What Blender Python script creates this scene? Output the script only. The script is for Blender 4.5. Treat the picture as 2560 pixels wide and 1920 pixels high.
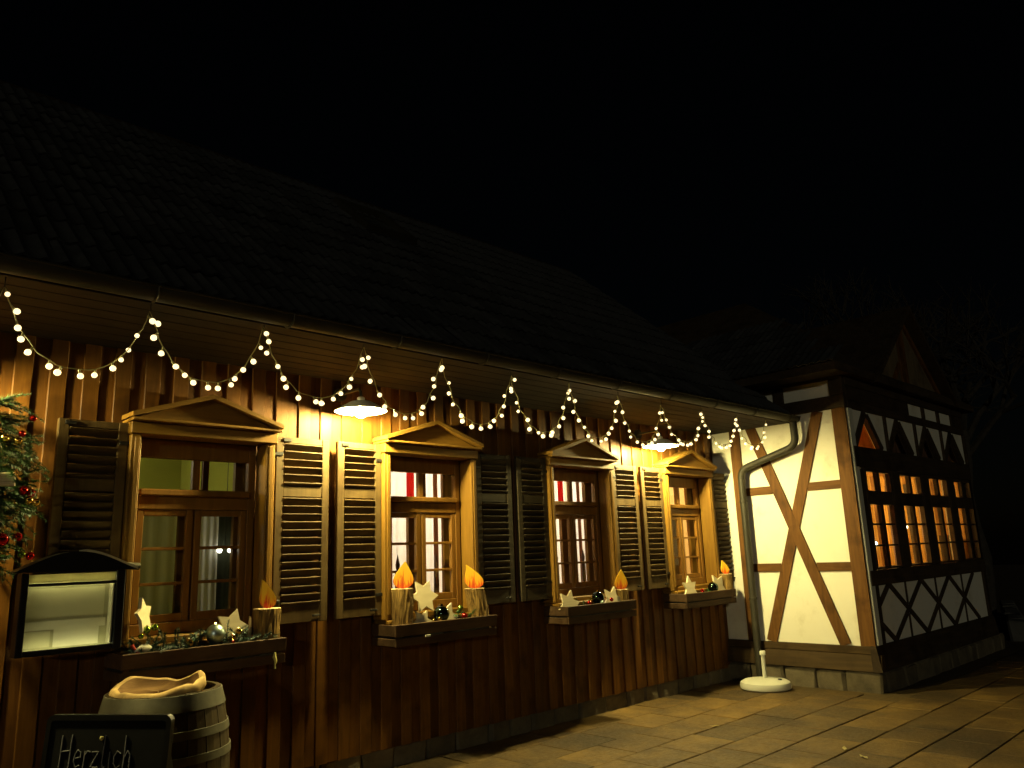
import bpy, bmesh, math, random
from mathutils import Vector, Matrix, Euler, noise

random.seed(7)
S = bpy.context.scene
for o in list(bpy.data.objects):
    bpy.data.objects.remove(o)
COL = S.collection
rad = math.radians

# ------------------------------------------------------------------ camera
YAW, PIT, ROL, FPX = rad(44.616), rad(12.3615), rad(-2.148), 1950.28
fw = Vector((math.sin(YAW) * math.cos(PIT), math.cos(YAW) * math.cos(PIT), math.sin(PIT)))
rt0 = Vector((math.cos(YAW), -math.sin(YAW), 0))
up0 = rt0.cross(fw)
rt = rt0 * math.cos(ROL) + up0 * math.sin(ROL)
up = up0 * math.cos(ROL) - rt0 * math.sin(ROL)
CAM = Vector((0, -5, 1.5))
cd = bpy.data.cameras.new('camera')
cam = bpy.data.objects.new('camera', cd)
COL.objects.link(cam)
M = Matrix((rt, up, -fw)).transposed().to_4x4()
M.translation = CAM
cam.matrix_world = M
cd.sensor_width = 36
cd.lens = FPX / 2560 * 36
cd.clip_start = 0.05
cd.clip_end = 500
S.camera = cam


def project(p):
    v = Vector(p) - CAM
    d = v.dot(fw)
    if d < 0.05:
        return None
    return (1280 + FPX * v.dot(rt) / d, 960 - FPX * v.dot(up) / d, d)


# ------------------------------------------------------------------ night sky, weak street light, exposure
SUN_EL, SUN_AZ = rad(30), None
sun_to = Vector((-0.72, -0.66, 0.15)).normalized()          # towards the light
SUN_EL = math.asin(sun_to.z)
W = bpy.data.worlds.new('World')
S.world = W
W.use_nodes = True
wn = W.node_tree.nodes
sky = wn.new('ShaderNodeTexSky')
sky.sky_type = 'NISHITA'
sky.sun_disc = False
sky.sun_elevation = SUN_EL
sky.sun_rotation = math.atan2(sun_to.x, sun_to.y)
bgn = wn['Background']
bgn.inputs[1].default_value = 0.0002
W.node_tree.links.new(sky.outputs[0], bgn.inputs[0])
sd = bpy.data.lights.new('street_sun', 'SUN')  # weak sun standing in for a street lamp behind the camera
sd.energy = 0.17
sd.angle = rad(2)
sd.color = (1.0, 0.94, 0.66)
so = bpy.data.objects.new('street_sun', sd)
COL.objects.link(so)
so.rotation_euler = (-sun_to).to_track_quat('-Z', 'Y').to_euler()
so.location = (-10, -10, 12)
S.view_settings.view_transform = 'Standard'
S.view_settings.look = 'None'
S.view_settings.exposure = 0.0
S.view_settings.gamma = 1.0
S.view_settings.use_curve_mapping = False
S.render.engine = 'CYCLES'
S.cycles.use_denoising = True
S.cycles.max_bounces = 8
S.cycles.diffuse_bounces = 3
S.cycles.glossy_bounces = 3
S.cycles.transparent_max_bounces = 12
S.cycles.sample_clamp_indirect = 4.0
S.cycles.caustics_reflective = False
S.cycles.caustics_refractive = False
S.cycles.use_light_tree = True

LAMP_COL = (1.0, 0.83, 0.31)
LAMP_L = 3400.0
STRING_L = 1.6

# ------------------------------------------------------------------ materials
MATS = {}


def newmat(name):
    m = bpy.data.materials.new(name)
    m.use_nodes = True
    MATS[name] = m
    nt = m.node_tree
    return m, nt, nt.nodes['Principled BSDF']


def ramp(nt, fac, cols):
    r = nt.nodes.new('ShaderNodeValToRGB')
    e = r.color_ramp.elements
    e[0].position, e[0].color = cols[0][0], (*cols[0][1], 1)
    e[1].position, e[1].color = cols[-1][0], (*cols[-1][1], 1)
    for p, c in cols[1:-1]:
        x = e.new(p)
        x.color = (*c, 1)
    nt.links.new(fac, r.inputs[0])
    return r.outputs[0]


def coords(nt, scale, rnd=True):
    """object coordinates in metres, shifted by a random amount for each object"""
    tc = nt.nodes.new('ShaderNodeTexCoord')
    mp = nt.nodes.new('ShaderNodeMapping')
    mp.inputs['Scale'].default_value = scale
    if rnd:
        oi = nt.nodes.new('ShaderNodeObjectInfo')
        mul = nt.nodes.new('ShaderNodeMath')
        mul.operation = 'MULTIPLY'
        mul.inputs[1].default_value = 37.0
        nt.links.new(oi.outputs['Random'], mul.inputs[0])
        add = nt.nodes.new('ShaderNodeVectorMath')
        add.operation = 'ADD'
        nt.links.new(tc.outputs['Object'], add.inputs[0])
        nt.links.new(mul.outputs[0], add.inputs[1])
        nt.links.new(add.outputs[0], mp.inputs[0])
    else:
        nt.links.new(tc.outputs['Object'], mp.inputs[0])
    return mp.outputs[0]


def noise_n(nt, vec, scale, detail=4, rough=.55, dist=0):
    n = nt.nodes.new('ShaderNodeTexNoise')
    n.inputs['Scale'].default_value = scale
    n.inputs['Detail'].default_value = detail
    n.inputs['Roughness'].default_value = rough
    n.inputs['Distortion'].default_value = dist
    nt.links.new(vec, n.inputs['Vector'])
    return n.outputs[0]


def bump(nt, h, b, strength=.3, dist=.01):
    n = nt.nodes.new('ShaderNodeBump')
    n.inputs['Strength'].default_value = strength
    n.inputs['Distance'].default_value = dist
    nt.links.new(h, n.inputs['Height'])
    nt.links.new(n.outputs[0], b.inputs['Normal'])


def tint(nt, col, lo, hi):
    """random brightness for each object"""
    oi = nt.nodes.new('ShaderNodeObjectInfo')
    mr = nt.nodes.new('ShaderNodeMapRange')
    mr.inputs['To Min'].default_value = lo
    mr.inputs['To Max'].default_value = hi
    nt.links.new(oi.outputs['Random'], mr.inputs[0])
    hs = nt.nodes.new('ShaderNodeHueSaturation')
    nt.links.new(mr.outputs[0], hs.inputs['Value'])
    nt.links.new(col, hs.inputs['Color'])
    return hs.outputs[0]


def wood(name, dark, light, axis='z', rough=.6, lo=.8, hi=1.2, grain=1.0, knots=True, bs=.25):
    m, nt, b = newmat(name)
    st = {'x': (1.2, 14, 14), 'y': (14, 1.2, 14), 'z': (14, 14, 1.2)}[axis]
    v = coords(nt, tuple(s * grain for s in st))
    f1 = noise_n(nt, v, 1.6, 6, .6, .6)
    c = ramp(nt, f1, [(.25, dark), (.5, tuple((a + d) / 2 for a, d in zip(dark, light))), (.72, light)])
    if knots:
        v2 = coords(nt, (2.2, 2.2, 2.2))
        f2 = noise_n(nt, v2, 1.5, 3, .6)
        r2 = ramp(nt, f2, [(.33, (.5, .45, .4)), (.5, (1, 1, 1))])
        mx = nt.nodes.new('ShaderNodeMix')
        mx.data_type = 'RGBA'
        mx.blend_type = 'MULTIPLY'
        mx.inputs[0].default_value = .8
        nt.links.new(c, mx.inputs[6])
        nt.links.new(r2, mx.inputs[7])
        c = mx.outputs[2]
    nt.links.new(tint(nt, c, lo, hi), b.inputs['Base Color'])
    b.inputs['Roughness'].default_value = rough
    b.inputs['Specular IOR Level'].default_value = .2
    bump(nt, f1, b, bs, .006)
    return m


def plain(name, col, rough=.5, metal=0, var=.15, scale=8, bs=0, spec=None):
    m, nt, b = newmat(name)
    v = coords(nt, (1, 1, 1))
    f = noise_n(nt, v, scale, 5, .6)
    c = ramp(nt, f, [(.3, tuple(x * (1 - var) for x in col)), (.7, tuple(min(1, x * (1 + var)) for x in col))])
    nt.links.new(c, b.inputs['Base Color'])
    b.inputs['Roughness'].default_value = rough
    b.inputs['Metallic'].default_value = metal
    if bs:
        bump(nt, f, b, bs, .01)
    if spec is not None:
        b.inputs['Specular IOR Level'].default_value = spec
    return m


def emit(name, col, strength):
    m, nt, b = newmat(name)
    b.inputs['Base Color'].default_value = (*col, 1)
    b.inputs['Emission Color'].default_value = (*col, 1)
    b.inputs['Emission Strength'].default_value = strength
    return m


wood('cladding', (.085, .034, .0045), (.175, .074, .010), 'z', .55, .72, 1.2)
wood('under_cladding', (.075, .029, .004), (.155, .064, .009), 'z', .6, .75, 1.15)
wood('casing_z', (.150, .077, .011), (.255, .135, .021), 'z', .5, .9, 1.1, knots=False)
wood('casing_x', (.150, .077, .011), (.255, .135, .021), 'x', .5, .9, 1.1, knots=False)
wood('sash_wood', (.15, .070, .012), (.25, .122, .022), 'z', .45, .9, 1.1, knots=False)
wood('shutter_z', (.080, .050, .017), (.14, .092, .034), 'z', .65, .8, 1.15)
wood('shutter_x', (.068, .043, .016), (.125, .083, .032), 'x', .65, .7, 1.2)
wood('shutter_shade', (.052, .042, .023), (.10, .08, .046), 'x', .7, .7, 1.2)  # darker, greyer copy of the shutter wood: shade away from the lamps painted in
wood('box_wood', (.055, .030, .013), (.105, .06, .028), 'x', .7, .8, 1.15)
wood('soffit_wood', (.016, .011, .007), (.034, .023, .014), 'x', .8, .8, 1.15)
wood('timber_z', (.070, .029, .006), (.165, .073, .016), 'z', .7, .9, 1.1, grain=.8)
wood('timber_y', (.070, .029, .006), (.165, .073, .016), 'y', .7, .9, 1.1, grain=.8)
wood('base_timber', (.032, .019, .007), (.075, .046, .018), 'y', .75, .9, 1.1)
wood('dark_timber', (.030, .021, .013), (.075, .05, .028), 'x', .75, .8, 1.15)
wood('room_panel', (.34, .15, .03), (.55, .27, .06), 'z', .55, .85, 1.1)
wood('barrel_wood', (.04, .028, .012), (.10, .07, .03), 'z', .75, .75, 1.2)
wood('barrel_pale', (.22, .18, .10), (.36, .30, .18), 'z', .8, .85, 1.15)
wood('gable_board', (.10, .075, .042), (.19, .14, .08), 'z', .8, .9, 1.1)
wood('dim_glow_wood', (.14, .06, .04), (.30, .16, .12), 'z', .8, .9, 1.1)  # reddish tone imitating a dim glow behind the triangular lights
wood('pale_wood', (.62, .52, .32), (.78, .68, .45), 'x', .7, .92, 1.05, knots=False, bs=.12)
wood('bowl_wood', (.42, .27, .10), (.66, .47, .20), 'x', .75, .95, 1.05, bs=.5)
wood('bowl_hollow', (.12, .06, .02), (.30, .17, .06), 'x', .8, .95, 1.05, bs=.6)
wood('cut_wood', (.50, .36, .17), (.68, .52, .28), 'x', .8, .95, 1.05, bs=.1)
plain('slate_frame', (.006, .006, .006), .35, 0, .3, 20, 0, .25)
plain('chalk_surface', (.004, .0045, .005), .8, 0, .5, 3, 0, .12)
plain('chalk', (.13, .135, .145), .95, 0, .5, 60)
plain('zinc', (.034, .030, .019), .6, .25, .3, 5, .05)
plain('hoop_zinc', (.095, .088, .055), .7, .1, .25, 12, .05)
plain('black_metal', (.012, .013, .016), .4, .4, .3, 20)
plain('iron', (.03, .028, .025), .5, .6, .4, 30)
plain('white_enamel', (.55, .54, .48), .35, 0, .03, 5)
plain('white_paint', (.66, .66, .56), .5, 0, .05, 4)
plain('paper', (.56, .53, .36), .85, 0, .08, 3)
plain('white_paper', (.72, .69, .54), .85, 0, .06, 3)
plain('cardboard_back', (.42, .40, .26), .8, 0, .2, 4)
plain('soil', (.02, .015, .01), .95, 0, .5, 30, .6)
plain('green_wire', (.30, .27, .10), .6, 0, .2, 40)
plain('needle', (.035, .095, .022), .55, 0, .6, 30)
plain('blue_needle', (.030, .070, .048), .55, 0, .6, 30)
plain('twig', (.06, .04, .02), .9, 0, .4, 40)
plain('bauble_teal', (.055, .085, .08), .06, 1.0, .1, 3)
plain('bauble_silver', (.50, .62, .60), .36, 1.0, .1, 3)
plain('bauble_gold', (.80, .52, .14), .10, 1.0, .1, 3)
plain('bauble_red', (.55, .015, .012), .10, .9, .1, 3)
plain('bauble_green', (.22, .34, .04), .16, .9, .1, 3)
plain('ribbon_red', (.50, .05, .03), .7, 0, .3, 10)
plain('ribbon_yellow', (.55, .5, .16), .7, 0, .3, 10)
plain('leaf_litter', (.40, .33, .14), .8, 0, .3, 30)
plain('room_plaster', (.66, .58, .42), .9, 0, .05, 2)
plain('room_olive', (.40, .40, .05), .9, 0, .15, 1.5)
plain('floor_wood', (.20, .11, .05), .6, 0, .2, 4)
plain('bark_tree', (.035, .028, .02), .95, 0, .5, 12, .6)
plain('asphalt_dark', (.035, .033, .03), .9, 0, .4, 6, .4)
plain('concrete', (.09, .085, .075), .9, 0, .25, 5, .4)
plain('dark_candle', (.10, .045, .02), .7, 0, .2, 20)
emit('lamp_bulb', LAMP_COL, LAMP_L)
emit('string_bulb', (1.0, .82, .46), STRING_L)
emit('case_lamp', (1.0, .93, .42), 14.0)
emit('window_bulb', (1.0, .97, .80), 9.0)
emit('room_lamp', (1.0, .86, .70), 380.0)
emit('room_fill_dim', (1.0, .95, .72), 150.0)
emit('wing_lamp', (1.0, .64, .19), 620.0)


def m_plaster():
    m, nt, b = newmat('plaster')
    v = coords(nt, (1, 1, 1), False)
    f = noise_n(nt, v, 2.2, 6, .65)
    f2 = noise_n(nt, v, 60, 4, .6)
    c = ramp(nt, f, [(.24, (.50, .46, .34)), (.36, (.70, .67, .55)), (.46, (.79, .765, .65)), (.7, (.82, .80, .69))])
    nt.links.new(c, b.inputs['Base Color'])
    b.inputs['Roughness'].default_value = .9
    bump(nt, f2, b, .25, .004)


m_plaster()


def m_stone(name, a, c_, scale, bs=.6, rough=.9, lo=.7, hi=1.25):
    m, nt, b = newmat(name)
    v = coords(nt, (1, 1, 1))
    f = noise_n(nt, v, scale, 8, .65, .4)
    f2 = noise_n(nt, v, scale * 9, 4, .7)
    c = ramp(nt, f, [(.28, a), (.72, c_)])
    nt.links.new(tint(nt, c, lo, hi), b.inputs['Base Color'])
    if name == 'paving':
        ge = nt.nodes.new('ShaderNodeNewGeometry')
        f3 = noise_n(nt, ge.outputs['Position'], .9, 5, .6)
        r3 = ramp(nt, f3, [(.36, (.42, .40, .36)), (.6, (1, 1, 1))])
        mx = nt.nodes.new('ShaderNodeMix')
        mx.data_type = 'RGBA'
        mx.blend_type = 'MULTIPLY'
        mx.inputs[0].default_value = 1
        nt.links.new(tint(nt, c, lo, hi), mx.inputs[6])
        nt.links.new(r3, mx.inputs[7])
        nt.links.new(mx.outputs[2], b.inputs['Base Color'])
    rr = ramp(nt, f2, [(.3, (rough - .2,) * 3), (.7, (min(1, rough + .05),) * 3)])
    nt.links.new(rr, b.inputs['Roughness'])
    ad = nt.nodes.new('ShaderNodeMath')
    ad.operation = 'ADD'
    nt.links.new(f, ad.inputs[0])
    nt.links.new(f2, ad.inputs[1])
    bump(nt, ad.outputs[0], b, bs, .012)


m_stone('plinth_stone', (.07, .055, .033), (.18, .145, .085), 5)
m_stone('paving', (.075, .042, .008), (.20, .118, .023), 3.5, .6, .8, .6, 1.25)
m_stone('ground_dirt', (.045, .028, .008), (.10, .062, .016), 2.5, .8)
m_stone('roof_tile', (.016, .016, .017), (.046, .046, .047), 6, .5, .75, .6, 1.3)
wood('log_bark', (.022, .011, .003), (.42, .26, .075), 'z', .85, .9, 1.1, grain=3.0, knots=True, bs=1.0)


def m_glass():
    m, nt, b = newmat('glass')
    nt.nodes.remove(b)
    out = nt.nodes['Material Output']
    tr = nt.nodes.new('ShaderNodeBsdfTransparent')
    tr.inputs[0].default_value = (.93, .94, .90, 1)
    gl = nt.nodes.new('ShaderNodeBsdfGlossy')
    gl.inputs['Roughness'].default_value = .03
    fr = nt.nodes.new('ShaderNodeFresnel')
    fr.inputs[0].default_value = 1.5
    ge = nt.nodes.new('ShaderNodeNewGeometry')
    inv = nt.nodes.new('ShaderNodeMath')
    inv.operation = 'SUBTRACT'
    inv.inputs[0].default_value = 1.0
    nt.links.new(ge.outputs['Backfacing'], inv.inputs[1])
    mul = nt.nodes.new('ShaderNodeMath')
    mul.operation = 'MULTIPLY'
    nt.links.new(fr.outputs[0], mul.inputs[0])
    nt.links.new(inv.outputs[0], mul.inputs[1])
    mx = nt.nodes.new('ShaderNodeMixShader')
    nt.links.new(mul.outputs[0], mx.inputs[0])
    nt.links.new(tr.outputs[0], mx.inputs[1])
    nt.links.new(gl.outputs[0], mx.inputs[2])
    nt.links.new(mx.outputs[0], out.inputs[0])


m_glass()


def m_cloth(name, col, trans=.6):
    m, nt, b = newmat(name)
    out = nt.nodes['Material Output']
    b.inputs['Base Color'].default_value = (*col, 1)
    b.inputs['Roughness'].default_value = .9
    t = nt.nodes.new('ShaderNodeBsdfTranslucent')
    v = coords(nt, (40, 40, 2))
    f = noise_n(nt, v, 1, 3)
    c = ramp(nt, f, [(.3, tuple(x * .8 for x in col)), (.7, col)])
    nt.links.new(c, t.inputs[0])
    mx = nt.nodes.new('ShaderNodeMixShader')
    mx.inputs[0].default_value = trans
    nt.links.new(b.outputs[0], mx.inputs[1])
    nt.links.new(t.outputs[0], mx.inputs[2])
    nt.links.new(mx.outputs[0], out.inputs[0])


m_cloth('curtain_white', (.80, .77, .72))
m_cloth('curtain_brown', (.20, .07, .025), .4)
m_cloth('curtain_dark', (.05, .055, .03), .3)
m_cloth('curtain_red', (.62, .02, .015))
m_cloth('curtain_olive', (.45, .42, .16), .45)
m_cloth('header_sheet', (.62, .58, .36), .5)
m_cloth('curtain_amber', (.70, .44, .14))


def m_flame():
    """painted wooden flame: yellow with orange-red brush strokes at the foot (paint on the wood)"""
    m, nt, b = newmat('flame_paint')
    tc = nt.nodes.new('ShaderNodeTexCoord')
    sp = nt.nodes.new('ShaderNodeSeparateXYZ')
    nt.links.new(tc.outputs['Generated'], sp.inputs[0])
    mp = nt.nodes.new('ShaderNodeMapping')
    mp.inputs['Scale'].default_value = (70, 70, 9)
    nt.links.new(tc.outputs['Object'], mp.inputs[0])
    f = noise_n(nt, mp.outputs[0], 1, 4, .6, .5)
    ma = nt.nodes.new('ShaderNodeMath')
    ma.operation = 'MULTIPLY_ADD'
    ma.inputs[1].default_value = 1.9
    ma.inputs[2].default_value = -.92
    nt.links.new(f, ma.inputs[0])
    ad = nt.nodes.new('ShaderNodeMath')
    ad.operation = 'ADD'
    nt.links.new(sp.outputs[2], ad.inputs[0])
    nt.links.new(ma.outputs[0], ad.inputs[1])
    c = ramp(nt, ad.outputs[0], [(.06, (.62, .045, .01)), (.26, (.80, .17, .012)), (.42, (.88, .42, .02)), (.6, (.90, .52, .03))])
    nt.links.new(c, b.inputs['Base Color'])
    b.inputs['Roughness'].default_value = .55


m_flame()

# ------------------------------------------------------------------ mesh builder
WL = {}


class MB:
    def __init__(s):
        s.v, s.f = [], []

    def add(s, vs, fs):
        n = len(s.v)
        s.v += [Vector(p) for p in vs]
        s.f += [tuple(i + n for i in f) for f in fs]
        return s

    def box(s, x0, x1, y0, y1, z0, z1):
        vs = [(x, y, z) for z in (z0, z1) for y in (y0, y1) for x in (x0, x1)]
        return s.add(vs, [(0, 2, 3, 1), (4, 5, 7, 6), (0, 1, 5, 4), (2, 6, 7, 3), (0, 4, 6, 2), (1, 3, 7, 5)])

    def obox(s, c, ax, ay, az):
        """box about c with half-extent vectors; edges chamfered a little"""
        c, ax, ay, az = Vector(c), Vector(ax), Vector(ay), Vector(az)
        vs = [c + ax * i + ay * j + az * k for k in (-1, 1) for j in (-1, 1) for i in (-1, 1)]
        return s.add(vs, [(0, 2, 3, 1), (4, 5, 7, 6), (0, 1, 5, 4), (2, 6, 7, 3), (0, 4, 6, 2), (1, 3, 7, 5)])

    def cbox(s, x0, x1, y0, y1, z0, z1, b=.004):
        bm = bmesh.new()
        bmesh.ops.create_cube(bm, size=1)
        for v in bm.verts:
            v.co = Vector(((x0 + x1) / 2 + v.co.x * (x1 - x0), (y0 + y1) / 2 + v.co.y * (y1 - y0), (z0 + z1) / 2 + v.co.z * (z1 - z0)))
        bmesh.ops.bevel(bm, geom=bm.edges[:], offset=b, segments=1, affect='EDGES')
        bm.verts.index_update()
        s.add([v.co.copy() for v in bm.verts], [[v.index for v in f.verts] for f in bm.faces])
        bm.free()
        return s

    def bar(s, p, q, w, d, nrm):
        """straight bar from p to q: w across, d along nrm (centred)"""
        p, q, n = Vector(p), Vector(q), Vector(nrm).normalized()
        a = (q - p)
        t = a.normalized().cross(n).normalized()
        return s.obox((p + q) / 2, a / 2, t * w / 2, n * d / 2)

    def prism(s, pts, fn, a, b):
        """polygon pts (u,v) extruded between depths a,b; fn(u,v,d)->xyz"""
        n = len(pts)
        vs = [fn(u, v, a) for u, v in pts] + [fn(u, v, b) for u, v in pts]
        fs = [tuple(range(n))[::-1], tuple(range(n, 2 * n))]
        fs += [(i, (i + 1) % n, n + (i + 1) % n, n + i) for i in range(n)]
        return s.add(vs, fs)

    def tube(s, pts, r, n=8, caps=True):
        pts = [Vector(p) for p in pts]
        rs = r if isinstance(r, (list, tuple)) else [r] * len(pts)
        rings = []
        d0 = (pts[1] - pts[0]).normalized()
        ref = Vector((0, 0, 1)) if abs(d0.z) < .9 else Vector((1, 0, 0))
        u = d0.cross(ref).normalized()
        for i, p in enumerate(pts):
            a = pts[max(i - 1, 0)]
            b = pts[min(i + 1, len(pts) - 1)]
            d = (b - a).normalized()
            u = (u - d * u.dot(d)).normalized()
            w = d.cross(u)
            rings.append([p + (u * math.cos(2 * math.pi * k / n) + w * math.sin(2 * math.pi * k / n)) * rs[i] for k in range(n)])
        vs = [q for r_ in rings for q in r_]
        fs = []
        for i in range(len(pts) - 1):
            for k in range(n):
                fs.append((i * n + k, i * n + (k + 1) % n, (i + 1) * n + (k + 1) % n, (i + 1) * n + k))
        if caps:
            fs.append(tuple(range(n))[::-1])
            fs.append(tuple((len(pts) - 1) * n + k for k in range(n)))
        return s.add(vs, fs)

    def lathe(s, prof, c, n=24, wob=None):
        c = Vector(c)
        vs, fs = [], []
        for j, (r, z) in enumerate(prof):
            for k in range(n):
                a = 2 * math.pi * k / n
                rr = r * (wob(a, z) if wob else 1)
                vs.append(c + Vector((rr * math.cos(a), rr * math.sin(a), z)))
        for j in range(len(prof) - 1):
            for k in range(n):
                fs.append((j * n + k, j * n + (k + 1) % n, (j + 1) * n + (k + 1) % n, (j + 1) * n + k))
        fs.append(tuple(range(n))[::-1])
        fs.append(tuple((len(prof) - 1) * n + k for k in range(n)))
        return s.add(vs, fs)

    def ball(s, c, r, nu=12, nv=7):
        prof = [(r * math.sin(math.pi * j / nv), -r * math.cos(math.pi * j / nv)) for j in range(nv + 1)]
        prof[0] = (r * .02, -r)
        prof[-1] = (r * .02, r)
        return s.lathe(prof, c, nu)

    def xf(s, m):
        s.v = [m @ v for v in s.v]
        return s

    def mesh(s, name, mats, smooth=False, origin=None):
        me = bpy.data.meshes.new(name)
        o = origin or Vector((0, 0, 0))
        me.from_pydata([v - o for v in s.v], [], s.f)
        for m in (mats if isinstance(mats, (list, tuple)) else [mats]):
            me.materials.append(MATS[m])
        bm = bmesh.new()
        bm.from_mesh(me)
        bmesh.ops.recalc_face_normals(bm, faces=bm.faces[:])
        bm.to_mesh(me)
        bm.free()
        if smooth:
            for p in me.polygons:
                p.use_smooth = True
            if smooth != 'all':
                me.set_sharp_from_angle(angle=rad(40))
        return me

    def build(s, name, mat, parent=None, smooth=False):
        xs, ys, zs = [[v[i] for v in s.v] for i in range(3)]
        o = Vector(((min(xs) + max(xs)) / 2, (min(ys) + max(ys)) / 2, min(zs)))
        return place(name, s.mesh(name, mat, smooth, o), parent, o)


def place(name, me, parent, loc, rot=None, scale=None):
    ob = bpy.data.objects.new(name, me)
    COL.objects.link(ob)
    loc = Vector(loc)
    if parent is not None:
        ob.parent = parent
        ob.location = loc - WL[parent.name]
    else:
        ob.location = loc
    if rot:
        ob.rotation_euler = rot
    if scale:
        ob.scale = scale
    WL[ob.name] = loc
    return ob


def tag(o, label, cat, group=None):
    o['label'] = label
    o['category'] = cat
    if group:
        o['group'] = group
    return o


def thing(name, label, cat, loc, group=None):
    return tag(place(name, None, None, loc), label, cat, group)


def struct(o):
    o['kind'] = 'structure'
    return o


def stuff(o):
    o['kind'] = 'stuff'
    return o


# ------------------------------------------------------------------ measures (metres): main wall y = 0, camera 5 m away
WC = [2.11 + 1.857 * k for k in range(4)]       # window centres
Y_OVER, Y_UNDER = .090, .1185                    # cladding faces
XW = 8.50                                       # side wall of the half-timbered wing
YF = -1.56                                      # its front
X0 = -1.3                                       # left end of what is built of the main house
EAVE_Y, EAVE_Z, SLOPE = -.95, 2.95, rad(40)

# ------------------------------------------------------------------ ground
g = MB()
nx, ny = 40, 40
gx = [-30 + 80 * i / nx for i in range(nx + 1)]
gy = [-30 + 80 * j / ny for j in range(ny + 1)]
vs = [(x, y, -.009) for y in gy for x in gx]
fs = [(j * (nx + 1) + i, j * (nx + 1) + i + 1, (j + 1) * (nx + 1) + i + 1, (j + 1) * (nx + 1) + i) for j in range(ny) for i in range(nx)]
g.add(vs, fs)
ground = struct(g.build('ground', 'ground_dirt'))
PX, PY = .50, .40
slab = MB().cbox(-PX / 2 + .004, PX / 2 - .004, -PY / 2 + .004, PY / 2 - .004, -.045, 0, .005)
slab_me = slab.mesh('paving_slab', 'paving')
cand = []
for j in range(0, 17):
    for i in range(0, 36):
        x = -.4 + (i + .5) * PX + (PX / 2 if j % 2 else 0)
        y = .16 - (j + .5) * PY
        if x > XW - .2 and y > YF - .18 or x > 13.6:
            continue
        p = project((x, y, 0))
        vis = p is not None and -140 < p[0] < 2700 and p[1] < 2010
        cand.append((p[2] if vis else 999, x, y, vis))
cand.sort()
rest = MB()
for n, (d, x, y, vis) in enumerate(cand):
    dz = random.uniform(-.004, .003)
    if vis and n < 300:
        place('paving_slab', slab_me, ground, (x, y, dz), (random.uniform(-.006, .006), random.uniform(-.006, .006), random.choice((0, math.pi)) + random.uniform(-.004, .004)))
    else:
        rest.box(x - PX / 2 + .007, x + PX / 2 - .007, y - PY / 2 + .007, y + PY / 2 - .007, -.045, dz)
if rest.v:
    stuff(rest.build('paving', 'paving', ground))

# ------------------------------------------------------------------ main house: board-clad wing with four windows
house = thing('timber_clad_house', 'long low house clad in brown vertical boards with four shuttered windows', 'house', (3.6, .5, 0))
OPEN = .41
ZS, ZH = 1.05, 2.31                             # window opening bottom / head
wall = MB()
xs = [X0] + [e for c in WC for e in (c - OPEN, c + OPEN)] + [8.56]
wall.box(X0, 8.56, .152, .262, .155, ZS)
wall.box(X0, 8.56, .152, .262, ZH, 3.3)
for a, b in zip(xs[0::2], xs[1::2]):
    wall.box(a, b, .152, .262, ZS, ZH)
wall.build('wall', 'under_cladding', house)


def board_mesh(w, t, h, b, mat):
    return MB().cbox(-w / 2, w / 2, -t / 2, t / 2, 0, h, b).mesh('board', mat)


BP = .1815
CACHE = {}


def board(xc, w, yf, t, z0, z1, mat):
    k = (w, t, round(z1 - z0, 3), mat)
    if k not in CACHE:
        CACHE[k] = board_mesh(w, t, z1 - z0, .004, mat)
    place('board', CACHE[k], house, (xc, yf + t / 2, z0))


for i in range(-11, 43):
    xg = 1.016 + BP * i
    for w, yf, t, off, mat in ((.096, Y_OVER + .014, .020, .048, 'cladding'), (BP - .006, Y_UNDER, .026, .048 + BP / 2, 'under_cladding')):
        xc = xg + off
        if xc + w / 2 > 8.49:
            continue
        cut = any(xc + w / 2 > c - OPEN - .02 and xc - w / 2 < c + OPEN + .02 for c in WC)
        z0 = .146 + random.uniform(-.012, .012)
        if cut:
            board(xc, w, yf, t, .14, 1.045, mat)
            board(xc, w, yf, t, 2.33, 3.0, mat)
        else:
            board(xc, w, yf, t, .14, 3.0, mat)

# stone plinth under the boards
x = X0
while x < 8.5:
    w = random.uniform(.22, .42)
    w = min(w, 8.52 - x)
    st = MB().cbox(-w / 2 + .006, w / 2 - .006, -.06, .06, 0, .20, .02)
    st.v = [v + Vector((random.uniform(-.012, .012), random.uniform(-.012, .012), random.uniform(-.012, .012))) for v in st.v]
    place('stone', st.mesh('stone', 'plinth_stone'), house, (x + w / 2, .195, -.045))
    x += w

# ---- windows


def curtain(x0, x1, y, z0, z1, mat, parent, amp=.012, waves=5):
    m = MB()
    n = 28
    vs, fs = [], []
    for k, z in enumerate((z0, (z0 + z1) / 2, z1)):
        for i in range(n + 1):
            u = i / n
            vs.append((x0 + (x1 - x0) * u, y + amp * math.sin(u * waves * 6.28 + k * .3) * (1.1 - .3 * k), z))
    for k in range(2):
        for i in range(n):
            a = k * (n + 1) + i
            fs.append((a, a + 1, a + n + 2, a + n + 1))
    m.add(vs, fs)
    return m.build('curtain', mat, parent, 'all')


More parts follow.
